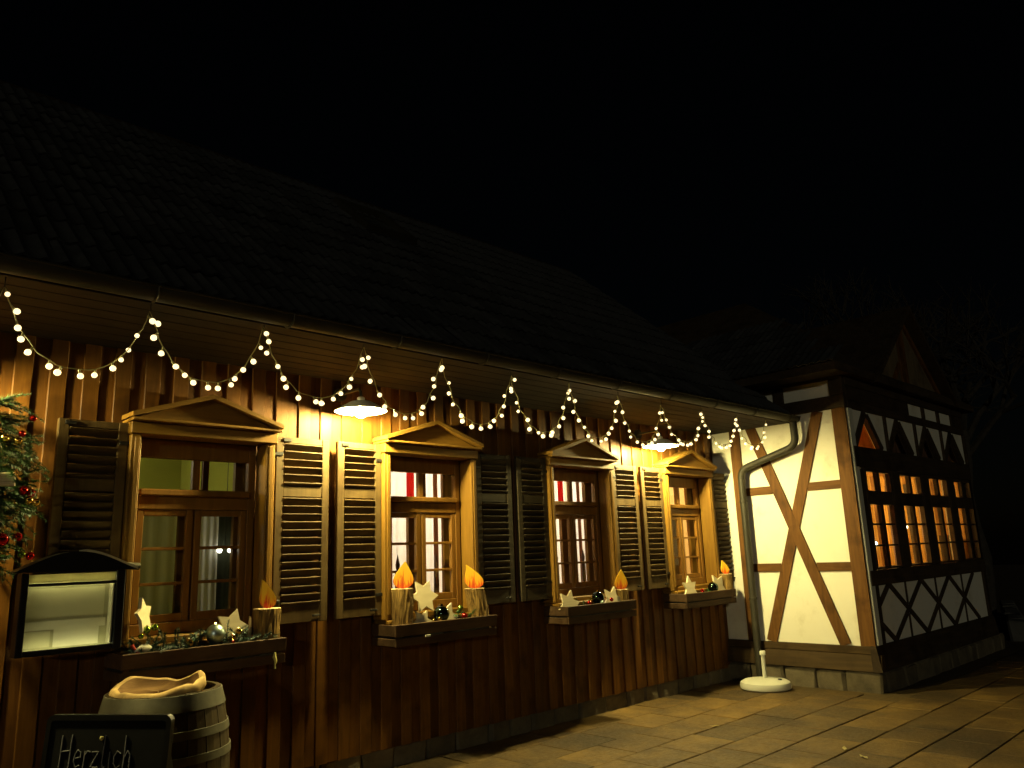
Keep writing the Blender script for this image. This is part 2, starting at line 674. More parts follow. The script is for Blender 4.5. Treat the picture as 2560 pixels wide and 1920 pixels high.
def window(c, idx):
    f = MB()
    yf, yb = .125, .175
    for s in (-1, 1):
        f.cbox(*(sorted((c + s * .36, c + s * .41))), yf, yb, 1.10, ZH - .001)
    f.cbox(c - .36, c + .36, yf + .002, yb, 2.19, ZH - .002)
    f.cbox(c - .36, c + .36, yf - .002, yb, 1.865, 1.945)
    f.cbox(c - .36, c + .36, yf - .035, yb - .02, 1.948, 1.99, .008)
    f.cbox(c - .36, c + .36, yf + .002, yb, 1.10, 1.17)
    win = f.build('window', 'sash_wood', house)
    # casing
    for s in (-1, 1):
        MB().cbox(*(sorted((c + s * .411, c + s * .475))), -.03, .122, 1.062, 2.308, .006).build('jamb', 'casing_z', win)
        MB().cbox(*(sorted((c + s * .425, c + s * .455))), -.042, -.031, 1.10, 2.29, .004).build('moulding', 'casing_z', win)
    MB().cbox(c - .482, c + .482, -.048, .122, 2.311, 2.383, .005).build('head_board', 'casing_x', win)
    MB().cbox(c - .49, c + .492, -.095, .10, 2.385, 2.404, .005).build('cornice', 'casing_x', win)
    MB().prism([(-.47, 2.405), (.47, 2.405), (0, 2.572)], lambda u, v, d: (c + u, d, v), -.045, .098).build('pediment', 'casing_x', win)
    for s in (-1, 1):
        r = MB()
        a, b = (c + s * .497, 2.412), (c, 2.594)
        L = Vector((b[0] - a[0], 0, b[1] - a[1])).normalized()
        N = Vector((-L.z * 1, 0, L.x)) if L.x > 0 else Vector((L.z, 0, -L.x))
        if N.z < 0:
            N = -N
        p, q = Vector((a[0], 0, a[1])), Vector((b[0], 0, b[1]))
        vs = []
        for d in (-.105, .096):
            vs += [(p.x, d, p.z - .004), (q.x, d, q.z - .034 + .004), (q.x, d, q.z), (p.x - s * 0, d, p.z + .022)]
        r.add(vs, [(0, 1, 2, 3), (7, 6, 5, 4), (0, 4, 5, 1), (1, 5, 6, 2), (2, 6, 7, 3), (3, 7, 4, 0)])
        r.build('raking_cornice', 'casing_x', win)
    MB().cbox(c - .46, c + .46, -.065, .124, 1.03, 1.060, .006).build('sill', 'casing_x', win)
    MB().cbox(c - .411, c + .411, -.01, .30, 1.062, 1.098, .004).build('sill_board', 'casing_x', win)
    # upper light: one bar, two panes
    MB().cbox(c - .022, c + .022, yf + .004, yb - .004, 1.992, 2.189).build('glazing_bar', 'sash_wood', win)
    for s in (-1, 1):
        MB().box(*sorted((c + s * .023, c + s * .359)), .150, .154, 1.991, 2.1895).build('pane', 'glass', win)
    # two casements with three panes each
    for s in (-1, 1):
        x0, x1 = sorted((c + s * .006, c + s * .358))
        m = MB()
        w = .042
        m.cbox(x0, x0 + w, yf + .006, yb - .006, 1.172, 1.863)
        m.cbox(x1 - w, x1, yf + .006, yb - .006, 1.172, 1.863)
        m.cbox(x0 + w, x1 - w, yf + .009, yb - .009, 1.823, 1.863)
        m.cbox(x0 + w, x1 - w, yf + .009, yb - .009, 1.172, 1.222)
        sash = m.build('casement', 'sash_wood', win)
        zz = [1.222, 1.405, 1.62, 1.823]
        for z in zz[1:3]:
            MB().cbox(x0 + w, x1 - w, yf + .008, yb - .012, z - .010, z + .010, .003).build('glazing_bar', 'sash_wood', win)
        for a, b in zip(zz[:-1], zz[1:]):
            MB().box(x0 + w, x1 - w, .150, .154, a + (0.0101 if a > 1.3 else 0), b - (.0101 if b < 1.8 else 0)).build('pane', 'glass', win)
    # inner casement of the box window
    m = MB()
    yi = .222
    for a, b, zt_ in ((-.408, -.33, 2.3), (-.06, .06, 1.899), (.31, .408, 2.3)):
        m.box(c + a, c + b, yi, yi + .035, 1.10, zt_)
    m.box(c - .33, c + .31, yi + .002, yi + .033, 1.90, 1.96)
    m.box(c + .085, c + .125, yi + .004, yi + .030, 1.961, 2.3)
    m.build('inner_frame', 'sash_wood', win)
    if idx == 0:
        curtain(c - .45, c + .06, .31, 1.1, 1.92, 'curtain_olive', win, .012, 6)
        curtain(c + .04, c + .09, .29, 1.96, 2.3, 'curtain_red', win, .004, 2)
        curtain(c + .12, c + .26, .34, 1.1, 1.90, 'curtain_white', win, .012, 3)
        curtain(c + .26, c + .60, .36, 1.1, 1.84, 'curtain_dark', win, .012, 5)
    elif idx < 3:
        curtain(c - .47, c + .10, .300, 1.10, 2.35, 'curtain_white', win, .010, 8)
        curtain(c + .17, c + .50, .300, 1.10, 2.35, 'curtain_white', win, .010, 5)
        curtain(c - .045, c + .035, .268, 1.93, 2.32, 'curtain_red', win, .003, 2)
        curtain(c + .235, c + .285, .268, 1.10, 2.32, 'curtain_brown', win, .003, 2)
        curtain(c - .22, c - .19, .268, 1.10, 1.93, 'curtain_brown', win, .003, 2)
        for dx in (-.19, .20):
            w = MB()
            w.lathe([(.022, 0), (.024, .02), (.021, .30), (.004, .31)], (c + dx, .196, 1.098), 10)
            w.lathe([(.003, .30), (.016, .335), (.018, .36), (.010, .40), (.001, .44)], (c + dx, .196, 1.098), 8)
            tag(w.build('candle', 'dark_candle', None, True), ['', 'dark %s-hand candle standing inside the second window from the left',
                'dark %s-hand candle standing inside the third window from the left'][idx] % ('left' if dx < 0 else 'right'), 'candle')
    else:
        curtain(c - .47, c + .47, .300, 1.10, 2.35, 'curtain_amber', win, .02, 9)
    return win


for k, c in enumerate(WC):
    window(c, k)

# ---- shutters


def shutter(xa, xb, dark):
    y0, y1 = .004, .040
    zb, zt = 1.10, 2.375
    fz, fx = ('shutter_z', 'shutter_x') if not dark else ('shutter_shade', 'shutter_shade')
    m = MB()
    st = .058
    m.cbox(xa, xa + st, y0, y1, zb, zt, .004)
    m.cbox(xb - st, xb, y0, y1, zb, zt, .004)
    m.cbox(xa + st, xb - st, y0 + .003, y1, 2.330, zt - .002, .003)
    m.cbox(xa + st, xb - st, y0 + .003, y1, 1.955, 2.030, .003)
    m.cbox(xa + st, xb - st, y0 + .003, y1, zb + .002, 1.215, .003)
    sh = m.build('shutter', fz, house)
    key = ('slat', round(xb - xa, 3), fx)
    L = xb - xa - 2 * st - .002
    if key not in CACHE:
        s = MB()
        s.cbox(-L / 2, L / 2, -.0045, .0045, -.032, .030, .003)
        CACHE[key] = s.mesh('slat', fx)
    zs = [2.322 - .054 * i for i in range(6)] + [1.942 - .0545 * i for i in range(14)]
    for z in zs:
        # upper edge leans out, slat slopes up and outwards
        place('slat', CACHE[key], sh, ((xa + xb) / 2, .017, z - .018), (rad(42) + random.uniform(-.12, .12), random.uniform(-.008, .008), 0))
    for z in (2.25, 1.25):                       # strap hinges
        e = xb if xb < min(WC, key=lambda q: abs(q - (xa + xb) / 2)) else xa
        s_ = 1 if e == xb else -1
        MB().cbox(*sorted((e - s_ * .05, e + s_ * .03)), y0 - .007, y0 - .001, z - .012, z + .012, .002).build('hinge', 'iron', sh)
    xm = (xa + xb) / 2
    MB().cbox(xm + .09, xm + .15, y0 - .014, y0 - .001, 1.135, 1.150, .002).build('shutter_catch', 'iron', sh)
    MB().cbox(xm - .16, xm - .10, y0 - .010, y0 + .002, 2.340, 2.362, .002).build('bolt', 'iron', sh)
    return sh


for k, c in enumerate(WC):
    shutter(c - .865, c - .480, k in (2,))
    shutter(c + .500, c + .920, k in (1,))  # pair farthest from the lamps gets the copy with shade in its colour

# ---- eaves: soffit, fascia, gutter, downpipe
for j in range(8):
    ya = -.92 + j * .145
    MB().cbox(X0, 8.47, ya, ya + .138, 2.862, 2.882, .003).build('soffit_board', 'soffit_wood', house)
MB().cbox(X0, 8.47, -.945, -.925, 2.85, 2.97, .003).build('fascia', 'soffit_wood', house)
gut = MB()
n = 14
prof = []
for k in range(n + 1):
    a = math.pi + math.pi * k / n
    prof.append((EAVE_Y - .055 + .062 * math.cos(a), 2.905 + .062 * math.sin(a)))
for k in range(n, -1, -1):
    a = math.pi + math.pi * k / n
    prof.append((EAVE_Y - .055 + .056 * math.cos(a), 2.907 + .056 * math.sin(a)))
gut.prism(prof, lambda u, v, d: (d, u, v), X0, 8.44)
gutter = gut.build('gutter', 'zinc', house, True)
MB().tube([(X0, EAVE_Y - .117, 2.907), (8.44, EAVE_Y - .117, 2.907)], .008, 8).build('bead', 'zinc', gutter, True)
for k in range(13):
    x = -.9 + k * .76
    pts = [(x, EAVE_Y - .055 + .067 * math.cos(a), 2.905 + .067 * math.sin(a)) for a in [math.pi + math.pi * i / 8 for i in range(9)]]
    MB().tube(pts, .006, 5).build('gutter_bracket', 'zinc', gutter)


def smooth_path(pts, r=.12, n=6):
    out = [Vector(pts[0])]
    for i in range(1, len(pts) - 1):
        a, b, c = Vector(pts[i - 1]), Vector(pts[i]), Vector(pts[i + 1])
        p, q = b + (a - b).normalized() * r, b + (c - b).normalized() * r
        for k in range(n + 1):
            t = k / n
            out.append(p * (1 - t) ** 2 + b * 2 * t * (1 - t) + q * t * t)
    out.append(Vector(pts[-1]))
    return out


dp = MB().tube(smooth_path([(8.37, -1.005, 2.86), (8.385, -1.005, 2.585), (8.41, -.275, 2.385), (8.41, -.27, .02)], .11), .041, 14)
pipe = dp.build('downpipe', 'zinc', house, True)
for z in (2.0, .9):
    MB().lathe([(.042, 0), (.048, .004), (.048, .026), (.042, .03)], (8.41, -.272, z), 16).build('pipe_clip', 'zinc', pipe, True)

# ---- roof: deck, tiles, ridge, skylight
sx, sz = math.cos(SLOPE), math.sin(SLOPE)


def roof_pt(x, s, h=0):
    return Vector((x, EAVE_Y + s * sx - h * sz, EAVE_Z + s * sz + h * cx_h(h)))


def cx_h(h):
    return sx


RL = 4.25
deck = MB()
deck.prism([(X0, -.01), (8.48, -.01), (8.48, RL), (X0, RL)], lambda u, v, d: roof_pt(u, v, d), -.07, -.005)
yb = EAVE_Y + RL * sx
zb_ = EAVE_Z + RL * sz
deck.prism([(X0, 0), (8.48, 0), (8.48, RL), (X0, RL)], lambda u, v, d: (u, yb + v * sx, zb_ - v * sz + d), -.1, -.02)
roof = deck.build('roof', 'soffit_wood', house)
TW, TE = .186, .335


def tile_mesh(mat):
    m = MB()
    npt = 13
    prof = []
    for i in range(npt):
        u = i / (npt - 1)
        x = (u - .5) * (TW + .006)
        prof.append((x, .017 * max(0, math.cos((u * 2 - .5) * 2 * math.pi)) ** .8 if True else 0))
    vs = []
    Lt = TE + .06
    for y, dz in ((0, .020), (Lt, 0)):
        for x, h in prof:
            vs.append((x, y, h + dz))
    for x, h in prof:
        vs.append((x, .004, h + .004))
    n = npt
    fs = [(i, i + 1, n + i + 1, n + i) for i in range(n - 1)] + [(2 * n + i, 2 * n + i + 1, i + 1, i) for i in range(n - 1)]
    m.add(vs, fs)
    return m.mesh('tile', mat, True)


tile_me = tile_mesh('roof_tile')
cand = []
rows, cols = 12, int((8.46 - X0) / TW)
for r in range(rows):
    for q in range(cols):
        x = X0 + (q + .5) * TW
        p = project(roof_pt(x, r * TE))
        vis = p is not None and -60 < p[0] < 2600
        cand.append((p[2] if vis else 900 + r, r, x, vis))
cand.sort()
rest = MB()
tv = [v.co.copy() for v in tile_me.vertices]
tf = [tuple(p.vertices) for p in tile_me.polygons]
RX = Matrix.Rotation(SLOPE, 4, 'X')
for n, (d, r, x, vis) in enumerate(cand):
    loc = roof_pt(x, r * TE - .03, .004)
    j = Vector((random.uniform(-.003, .003), 0, random.uniform(-.003, .003)))
    if vis and n < 300:
        place('tile', tile_me, roof, loc + j, (SLOPE + random.uniform(-.02, .02), 0, random.uniform(-.012, .012)))
    else:
        mm = Matrix.Translation(loc + j) @ RX
        rest.add([mm @ v for v in tv], tf)
t = rest.build('tiling', 'roof_tile', roof, True)
stuff(t)
sk = MB()
for a, b, c_, d_ in ((4.05, 4.11, 2.66, 3.48), (4.60, 4.66, 2.66, 3.48), (4.11, 4.60, 2.66, 2.73), (4.11, 4.60, 3.41, 3.48)):
    sk.prism([(a, c_), (b, c_), (b, d_), (a, d_)], lambda u, v, d: roof_pt(u, v, d), 0, .09)
skl = sk.build('skylight', 'zinc', house)
MB().prism([(4.11, 2.73), (4.60, 2.73), (4.60, 3.41), (4.11, 3.41)], lambda u, v, d: roof_pt(u, v, d), .03, .035).build('pane', 'glass', skl)

# ---- rooms behind the windows
room = MB()
room.box(X0, 8.4, 2.6, 2.7, .5, 2.9)
room.box(3.0, 3.08, .262, 2.598, .5, 2.9)
room.box(X0 - .1, X0, .262, 2.7, .5, 2.9)
room.box(8.4, 8.48, .262, 2.7, .5, 2.9)
room.build('interior_wall', 'room_plaster', house)
MB().box(X0, 3.0, 2.55, 2.598, .55, 2.85).build('interior_panelling', 'room_olive', house)
MB().box(X0, 8.48, .262, 2.7, 2.9, 2.96).build('ceiling', 'room_plaster', house)
MB().box(X0, 8.48, .262, 2.7, .44, .5).build('floor', 'floor_wood', house)
for c in WC[1:]:
    l = MB().ball((c + .1, 1.35, 2.25), .09, 16, 10).build('ceiling_lamp', 'room_lamp', house, True)
    MB().tube([(c + .1, 1.35, 2.34), (c + .1, 1.35, 2.9)], .006, 6).build('lamp_cord', 'black_metal', l)
l = MB().ball((1.0, 1.7, 2.45), .07, 14, 9).build('ceiling_lamp', 'room_fill_dim', house, True)  # unseen fill lamp added to brighten the room of the first window
MB().tube([(1.0, 1.7, 2.5), (1.0, 1.7, 2.9)], .006, 6).build('lamp_cord', 'black_metal', l)
MB().box(2.955, 2.998, .30, 2.545, .55, 2.85).build('interior_panelling', 'room_olive', house)
# the two small bulbs seen through the first window
pl = MB().tube([(2.32, .295, 1.632), (2.452, .295, 1.632)], .004, 6).build('pendant_rail', 'black_metal', house)
for x in (2.362, 2.436):
    MB().ball((x, .295, 1.604), .017, 12, 8).build('window_lamp', 'window_bulb', pl, True)
MB().tube([(2.40, .295, 1.632), (2.40, .295, 2.34)], .002, 5).build('lamp_cord', 'black_metal', pl)

# ------------------------------------------------------------------ half-timbered wing
wing = thing('half_timbered_house', 'half-timbered cream plaster building with dark beams and lit casement windows', 'house', (10.5, -.3, 0))
YP = YF + .018                                  # plaster face at the front
XP = XW + .016                                  # plaster face at the side
ws = MB()
ws.box(XP, XP + .16, YP + .002, 2.5, .19, 3.36)
ws.build('wall', 'plaster', wing)
BAY = .982
WX = [(8.80 + BAY * i, 9.475 + BAY * i) for i in range(4)]
APX = [9.02 + BAY * i for i in range(4)]
fr = MB()
yb2 = YP + .052
fr.box(XP + .161, 12.48, YP, yb2, .19, 1.10)                  # below the windows
fr.box(XP + .161, 8.76, YP, yb2, 1.10, 2.40)
for i in range(3):
    fr.box(WX[i][1] + .03, WX[i + 1][0] - .03, YP, yb2, 1.10, 2.40)
fr.box(WX[3][1] + .03, 12.48, YP, yb2, 1.10, 2.40)
fr.box(XP + .161, 12.48, YP, yb2, 2.40, 2.53)
fr.box(XP + .161, 12.48, YP, yb2, 2.93, 3.36)
# plaster fields of the band with the triangular lights
top, bot = 2.93, 2.53
F = lambda u, v, d: (u, d, v)
fr.prism([(XP + .161, bot), (APX[0] - .36, bot), (APX[0], top), (XP + .161, top)], F, YP, yb2)
for i in range(3):
    fr.prism([(APX[i] + .36, bot), (APX[i + 1] - .36, bot), (APX[i + 1], top), (APX[i], top)], F, YP, yb2)
fr.prism([(APX[3] + .36, bot), (12.48, bot), (12.48, top), (APX[3], top)], F, YP, yb2)
fr.build('wall', 'plaster', wing)
# gable over the front
gb = MB()
gb.prism([(9.36, 3.362), (11.86, 3.362), (10.61, 4.36)], F, YP, yb2)
gb.build('gable', 'gable_board', wing)

SX = (XW - .008, XP + .05)                      # side beams from, to


def side_beam(name, p, q, w, mat='timber_z', dx=0):
    m = MB()
    a = Vector(((SX[0] + dx + SX[1]) / 2, p[0], p[1]))
    b = Vector(((SX[0] + dx + SX[1]) / 2, q[0], q[1]))
    m.bar(a, b, w, SX[1] - SX[0] - dx, (1, 0, 0))
    return m.build(name, mat, wing)


side_beam('post', (-1.478, .445), (-1.478, 2.95), .150)
side_beam('post', (-.185, .445), (-.185, 2.95), .13)
side_beam('post', (1.0, .445), (1.0, 2.95), .13)
side_beam('brace', (-.372, 2.95), (-1.245, .446), .120, dx=.003)
# second brace is in two pieces, let into the first one at the crossing
c1 = Vector((-.372, 2.95)).lerp(Vector((-1.245, .446)), .473)
u2 = (Vector((-.402, .446)) - Vector((-1.238, 2.95))).normalized()
mid = Vector((-.812, 1.69))
side_beam('brace', (-1.238, 2.95), (-.402, .446), .120, dx=.0055)
for z in (2.125, 1.252):
    # rails run between the posts and stop at the braces
    f1 = lambda zz: -.372 + (zz - 2.95) / (.446 - 2.95) * (-1.245 + .372)
    f2 = lambda zz: -1.238 + (zz - 2.95) / (.446 - 2.95) * (-.402 + 1.238)
    lo_, hi_ = sorted((f1(z), f2(z)))
    side_beam('rail', (-1.403, z), (lo_ - .062, z), .092, 'timber_y', dx=.008)
    side_beam('rail', (hi_ + .062, z), (-.25, z), .092, 'timber_y', dx=.008)
MB().cbox(XW - .012, XP + .05, YF + .004, 2.5, .365, .443, .005).build('sill_beam', 'base_timber', wing)
MB().prism([(XW - .05, .20), (XW - .045, .225), (XW - .012, .362), (XP + .04, .362), (XP + .04, .20)], lambda u, v, d: (u, d, v), YF - .045, 2.5).build('base_board', 'base_timber', wing)
MB().cbox(XW - .014, XP + .05, YF + .002, 2.5, 2.951, 3.098, .006).build('wall_plate', 'dark_timber', wing)
MB().cbox(XW - .012, XP + .05, YF + .004, -1.405, 3.10, 3.278, .005).build('post', 'dark_timber', wing)
MB().cbox(XW - .012, XP + .05, -.86, -.74, 3.10, 3.278, .005).build('post', 'dark_timber', wing)
MB().cbox(XW - .016, XP + .05, YF, 2.5, 3.28, 3.40, .006).build('wall_plate', 'dark_timber', wing)


# front timbers
def fbeam(name, x0, x1, z0, z1, proud=0.0, mat='dark_timber'):
    return MB().cbox(x0, x1, YF - proud, YP + .04, z0, z1, .004).build(name, mat, wing)


def fbar(name, p, q, w, proud=0.0, mat='dark_timber'):
    m = MB()
    yc = (YF - proud + YP + .03) / 2
    m.bar((p[0], yc, p[1]), (q[0], yc, q[1]), w, YP + .03 - YF + proud, (0, 1, 0))
    return m.build(name, mat, wing)


MB().cbox(8.525, 8.635, YF - .014, YP + .02, .452, 2.945, .004).build('corner_trim', 'white_paint', wing)
fbeam('post', 8.652, 8.755, .452, 2.28, .004)
MB().prism([(YF - .05, .20), (YF - .046, .225), (YF - .012, .45), (YP + .03, .45), (YP + .03, .20)], lambda u, v, d: (d, u, v), XW - .05, 12.55).build('base_board', 'dark_timber', wing)
fbeam('sill_beam', XW + .05, 12.5, 1.045, 1.200, .022)
fbeam('lintel', XW + .05, 12.5, 2.30, 2.525, .022)
fbeam('wall_plate', XW + .05, 12.55, 2.951, 3.045, .006)
fbeam('wall_plate', XW + .05, 12.55, 3.205, 3.36, .010)
fbeam('dark_infill', XW + .05, 10.43, 3.046, 3.204, .004)  # dark field closing this end of the panel band
for x in (10.93, 11.50):
    fbeam('post', x, x + .10, 3.046, 3.204, .002)
fbeam('dark_infill', 12.07, 12.5, 3.046, 3.204, .004)
for i in range(4):
    a = APX[i]
    fbar('brace', (a - .005, 2.945), (a - .375, 2.53), .085, .002)
    fbar('brace', (a + .035, 2.90), (a + .375, 2.53), .085, .005)
    fbeam('post', a + .545, a + .60, 2.527, 2.95, .008)
    MB().prism([(a - .33, 2.532), (a + .33, 2.532), (a, 2.90)], F, YP + .05, YP + .054).build('pane', 'glass', wing)
# panels below: crossing braces and thin posts
for i in range(4):
    xm = 8.565 + BAY * i + BAY
    if i < 4:
        l, r = xm - BAY / 2 + .0, xm + BAY / 2
        if r < 12.6:
            fbar('brace', (l, 1.045), (r, .452), .052, .003)
            d = Vector((r - l, 1.045 - .452)).normalized()
            cpt = Vector((xm, .7485))
            fbar('brace', (l, .452), tuple(cpt - d * .05), .052, .0015)
            fbar('brace', tuple(cpt + d * .05), (r, 1.045), .052, .0015)
            fbeam('post', xm - .016, xm + .016, .452, .70, -.004)
            fbeam('post', xm - .016, xm + .016, .80, 1.044, -.004)
fbar('brace', (8.575, .742), (9.06, .455), .050, .0045)
fbar('brace', (8.60, .76), (9.05, 1.042), .050, .0045)
fbeam('post', 12.40, 12.50, .452, 2.299, .012)


def wing_window(x0, x1):
    f = MB()
    ya, yb_ = YF - .012, YF + .045
    f.cbox(x0 - .05, x0 + .002, ya, yb_, 1.205, 2.298)
    f.cbox(x1 - .002, x1 + .05, ya, yb_, 1.205, 2.298)
    f.cbox(x0 + .002, x1 - .002, ya + .002, yb_, 1.90, 2.05)
    f.cbox(x0 + .002, x1 - .002, ya + .002, yb_, 2.262, 2.298)
    f.cbox(x0 + .002, x1 - .002, ya + .002, yb_, 1.205, 1.228)
    w = f.build('window', 'dark_timber', wing)
    xm = (x0 + x1) / 2
    MB().cbox(xm - .036, xm + .036, ya + .004, yb_ - .005, 2.051, 2.261, .003).build('glazing_bar', 'dark_timber', w)
    MB().cbox(xm - .036, xm + .036, ya + .004, yb_ - .005, 1.229, 1.899, .003).build('mullion', 'dark_timber', w)
    for s in (-1, 1):
        a, b = (x0 + .003, xm - .036) if s < 0 else (xm + .036, x1 - .003)
        MB().box(a, b, YF + .014, YF + .018, 2.051, 2.261).build('pane', 'glass', w)
        zz = (1.229, 1.455, 1.685, 1.899)
        for z in zz[1:3]:
            MB().cbox(a, b, YF + .002, YF + .03, z - .010, z + .010, .003).build('glazing_bar', 'dark_timber', w)
        for p, q in zip(zz[:-1], zz[1:]):
            MB().box(a, b, YF + .014, YF + .018, p + (.0101 if p > 1.3 else 0), q - (.0101 if q < 1.8 else 0)).build('pane', 'glass', w)


for a, b in WX:
    wing_window(a, b)
# posts standing between the windows
for i in range(3):
    fbeam('post', WX[i][1] + .055, WX[i + 1][0] - .055, 1.201, 2.299, .014)

# plinth stones of the wing
for (axis, a0, a1) in (('y', YF - .02, 2.0), ('x', XW, 12.6)):
    a = a0
    while a < a1:
        w = min(random.uniform(.25, .5), a1 - a + .05)
        st = MB().cbox(-w / 2 + .005, w / 2 - .005, -.08, .08, 0, .235, .025)
        st.v = [v + Vector((random.uniform(-.014, .014), random.uniform(-.012, .012), random.uniform(-.012, .010))) for v in st.v]
        me = st.mesh('stone', 'plinth_stone')
        if axis == 'y':
            place('stone', me, wing, (XW + .055, a + w / 2, -.045), (0, 0, rad(90)))
        else:
            place('stone', me, wing, (a + w / 2 + .14, YF + .045, -.045))
        a += w

# wing roof: hipped, with a small gable on the front
rf = MB()
ex0, ex1, ey0, ey1, ez, rz = 8.13, 12.87, -1.66, 4.0, 3.40, 5.10
r0, r1 = (10.5, .55), (10.5, 2.2)
vs = [(ex0, ey0, ez), (ex1, ey0, ez), (ex1, ey1, ez), (ex0, ey1, ez), (r0[0], r0[1], rz), (r1[0], r1[1], rz),
      (ex0, ey0, ez - .09), (ex1, ey0, ez - .09), (ex1, ey1, ez - .09), (ex0, ey1, ez - .09)]
rf.add(vs, [(0, 1, 4), (1, 2, 5, 4), (2, 3, 5), (3, 0, 4, 5), (0, 6, 7, 1), (1, 7, 8, 2), (2, 8, 9, 3), (3, 9, 6, 0), (9, 8, 7, 6)])
wroof = rf.build('roof', 'dark_timber', wing)
wsl = math.atan2(rz - ez, 10.5 - ex0)
for r in range(5):
    for q in range(24):
        y = ey0 + .1 + q * TW
        s_ = r * TE - .03
        x = ex0 + s_ * math.cos(wsl)
        if y > .9 or (y < ey0 + .93 * (x - ex0) + .09):
            continue
        z = ez + s_ * math.sin(wsl) + .012
        place('tile', tile_me, wroof, (x, y, z), Euler((wsl, 0, rad(-90)), 'XYZ'))
gr = MB()
for s in (-1, 1):
    b0, ap = Vector((10.61 + s * 1.42, 0, 3.30)), Vector((10.61, 0, 4.43))
    vs = []
    for y in (-1.70, .6):
        vs += [(b0.x, y, b0.z), (ap.x, y, ap.z), (ap.x, y, ap.z + .07), (b0.x, y, b0.z + .07)]
    gr.add(vs, [(0, 1, 2, 3), (7, 6, 5, 4), (0, 4, 5, 1), (2, 6, 7, 3), (3, 7, 4, 0)])
groof = gr.build('gable_roof', 'dark_timber', wing)
for s in (-1, 1):
    fbar('barge_board', (10.61 + s * 1.25, 3.362), (10.61 + s * .01, 4.33), .07, .012, 'timber_z')
fbeam('post', 10.40, 10.62, 3.362, 4.22, .004, 'timber_z')
fbar('brace', (10.02, 3.37), (10.36, 3.70), .07, .003, 'timber_z')

# room behind the lit windows
rm = MB()
rm.box(8.68, 12.4, 1.30, 1.36, .5, 2.915)
rm.box(8.68, 8.72, YP + .055, 1.30, .5, 2.92)
rm.box(12.30, 12.34, YP + .055, 1.30, .5, 2.92)
rm.build('interior_wall', 'room_panel', wing)
MB().box(8.68, 9.44, YP + .055, 1.36, 2.92, 2.96).build('ceiling', 'room_panel', wing)
MB().box(9.44, 9.48, YP + .055, 1.36, 2.42, 2.96).build('light_baffle', 'room_panel', wing)  # drop added to hold lamplight back to the first triangular light
MB().box(9.48, 12.4, YP + .055, 1.36, 2.42, 2.46).build('ceiling', 'room_panel', wing)  # lowered part added so the other triangular lights stay dim
MB().box(9.48, 12.4, YP + .12, YP + .14, 2.461, 2.95).build('dim_glow_backing', 'dim_glow_wood', wing)  # added backing, its colour standing in for a dim reddish glow
MB().box(8.68, 12.4, YP + .055, 1.36, .44, .5).build('floor', 'floor_wood', wing)
for x, y, z in ((9.9, -.1, 2.22), (11.4, .1, 2.22), (10.05, -.9, 1.62)):
    l = MB().ball((x, y, z), .075 if z > 2 else .035, 14, 9).build('ceiling_lamp', 'wing_lamp', wing, True)
    MB().tube([(x, y, z + .05), (x, y, 2.42)], .005, 6).build('lamp_cord', 'black_metal', l)
for x, z, r in ((10.36, 1.66, .020), (9.33, 1.475, .026), (9.10, 2.062, .014), (9.12, 2.255, .010), (10.13, 2.245, .010)):
    MB().ball((x, -1.36, z), r, 10, 7).build('window_lamp', 'window_bulb', wing, True)
fur = MB()
fur.box(12.0, 12.295, -1.30, .2, .5, 1.55)
fur.box(12.1, 12.295, -.9, -.3, 1.55, 2.3)
fur.box(9.4, 11.2, 1.0, 1.29, .5, 1.7)
fur.build('cupboard', 'dark_timber', wing)
for x in (10.4, 11.6):
    MB().box(x, x + .09, -.6, -.51, .5, 2.42).build('interior_post', 'timber_z', wing)
for x, w in ((8.84, .16), (9.36, .10), (9.80, .06), (10.36, .12), (10.78, .15), (11.42, .07), (11.76, .09)):
    curtain(x, x + w, YF + .22, 1.22, 2.27, 'curtain_amber', wing, .02, 3)

# ------------------------------------------------------------------ wall lamps under the eaves


def wall_lamp(x, label):
    y, z = -.20, 2.575
    t_ = thing('wall_lamp', label, 'lamp', (x, .10, z + .12), 'flat-shaded lamps along the boarded wall')
    R_ = .19
    sh = MB()
    prof = [(.03, .078), (.08, .066), (.155, .022), (R_, 0.002), (R_ + .004, 0.0), (R_, -.003), (.153, .017), (.076, .060), (.03, .071)]
    sh.lathe(prof, (x, y, z), 36)
    sh.build('lamp_shade', 'white_enamel', t_, True)
    MB().lathe([(.018, .046), (.020, .056), (.03, .073), (.028, .10), (.012, .11)], (x, y, z), 16).build('socket', 'white_enamel', t_, True)
    MB().tube(smooth_path([(x, y, z + .10), (x, y, z + .17), (x, .09, z + .17)], .05), .011, 10).build('arm', 'iron', t_, True)
    MB().tube([(x, .07, z + .17), (x, .103, z + .17)], .05, 18).build('wall_plate', 'iron', t_, True)
    b = MB()
    b.ball((x, y, z - .004), .048, 20, 12)
    b.build('bulb', 'lamp_bulb', t_, True)
    return t_


LX = [.30, 3.165, 6.93]
wall_lamp(LX[0], 'flat-shaded lamp on the boards at the entrance, beyond the fir garland')
wall_lamp(LX[1], 'glaring lamp with flat round shade between the first and second windows from the left')
wall_lamp(LX[2], 'glaring lamp with flat round shade between the third and fourth windows from the left')

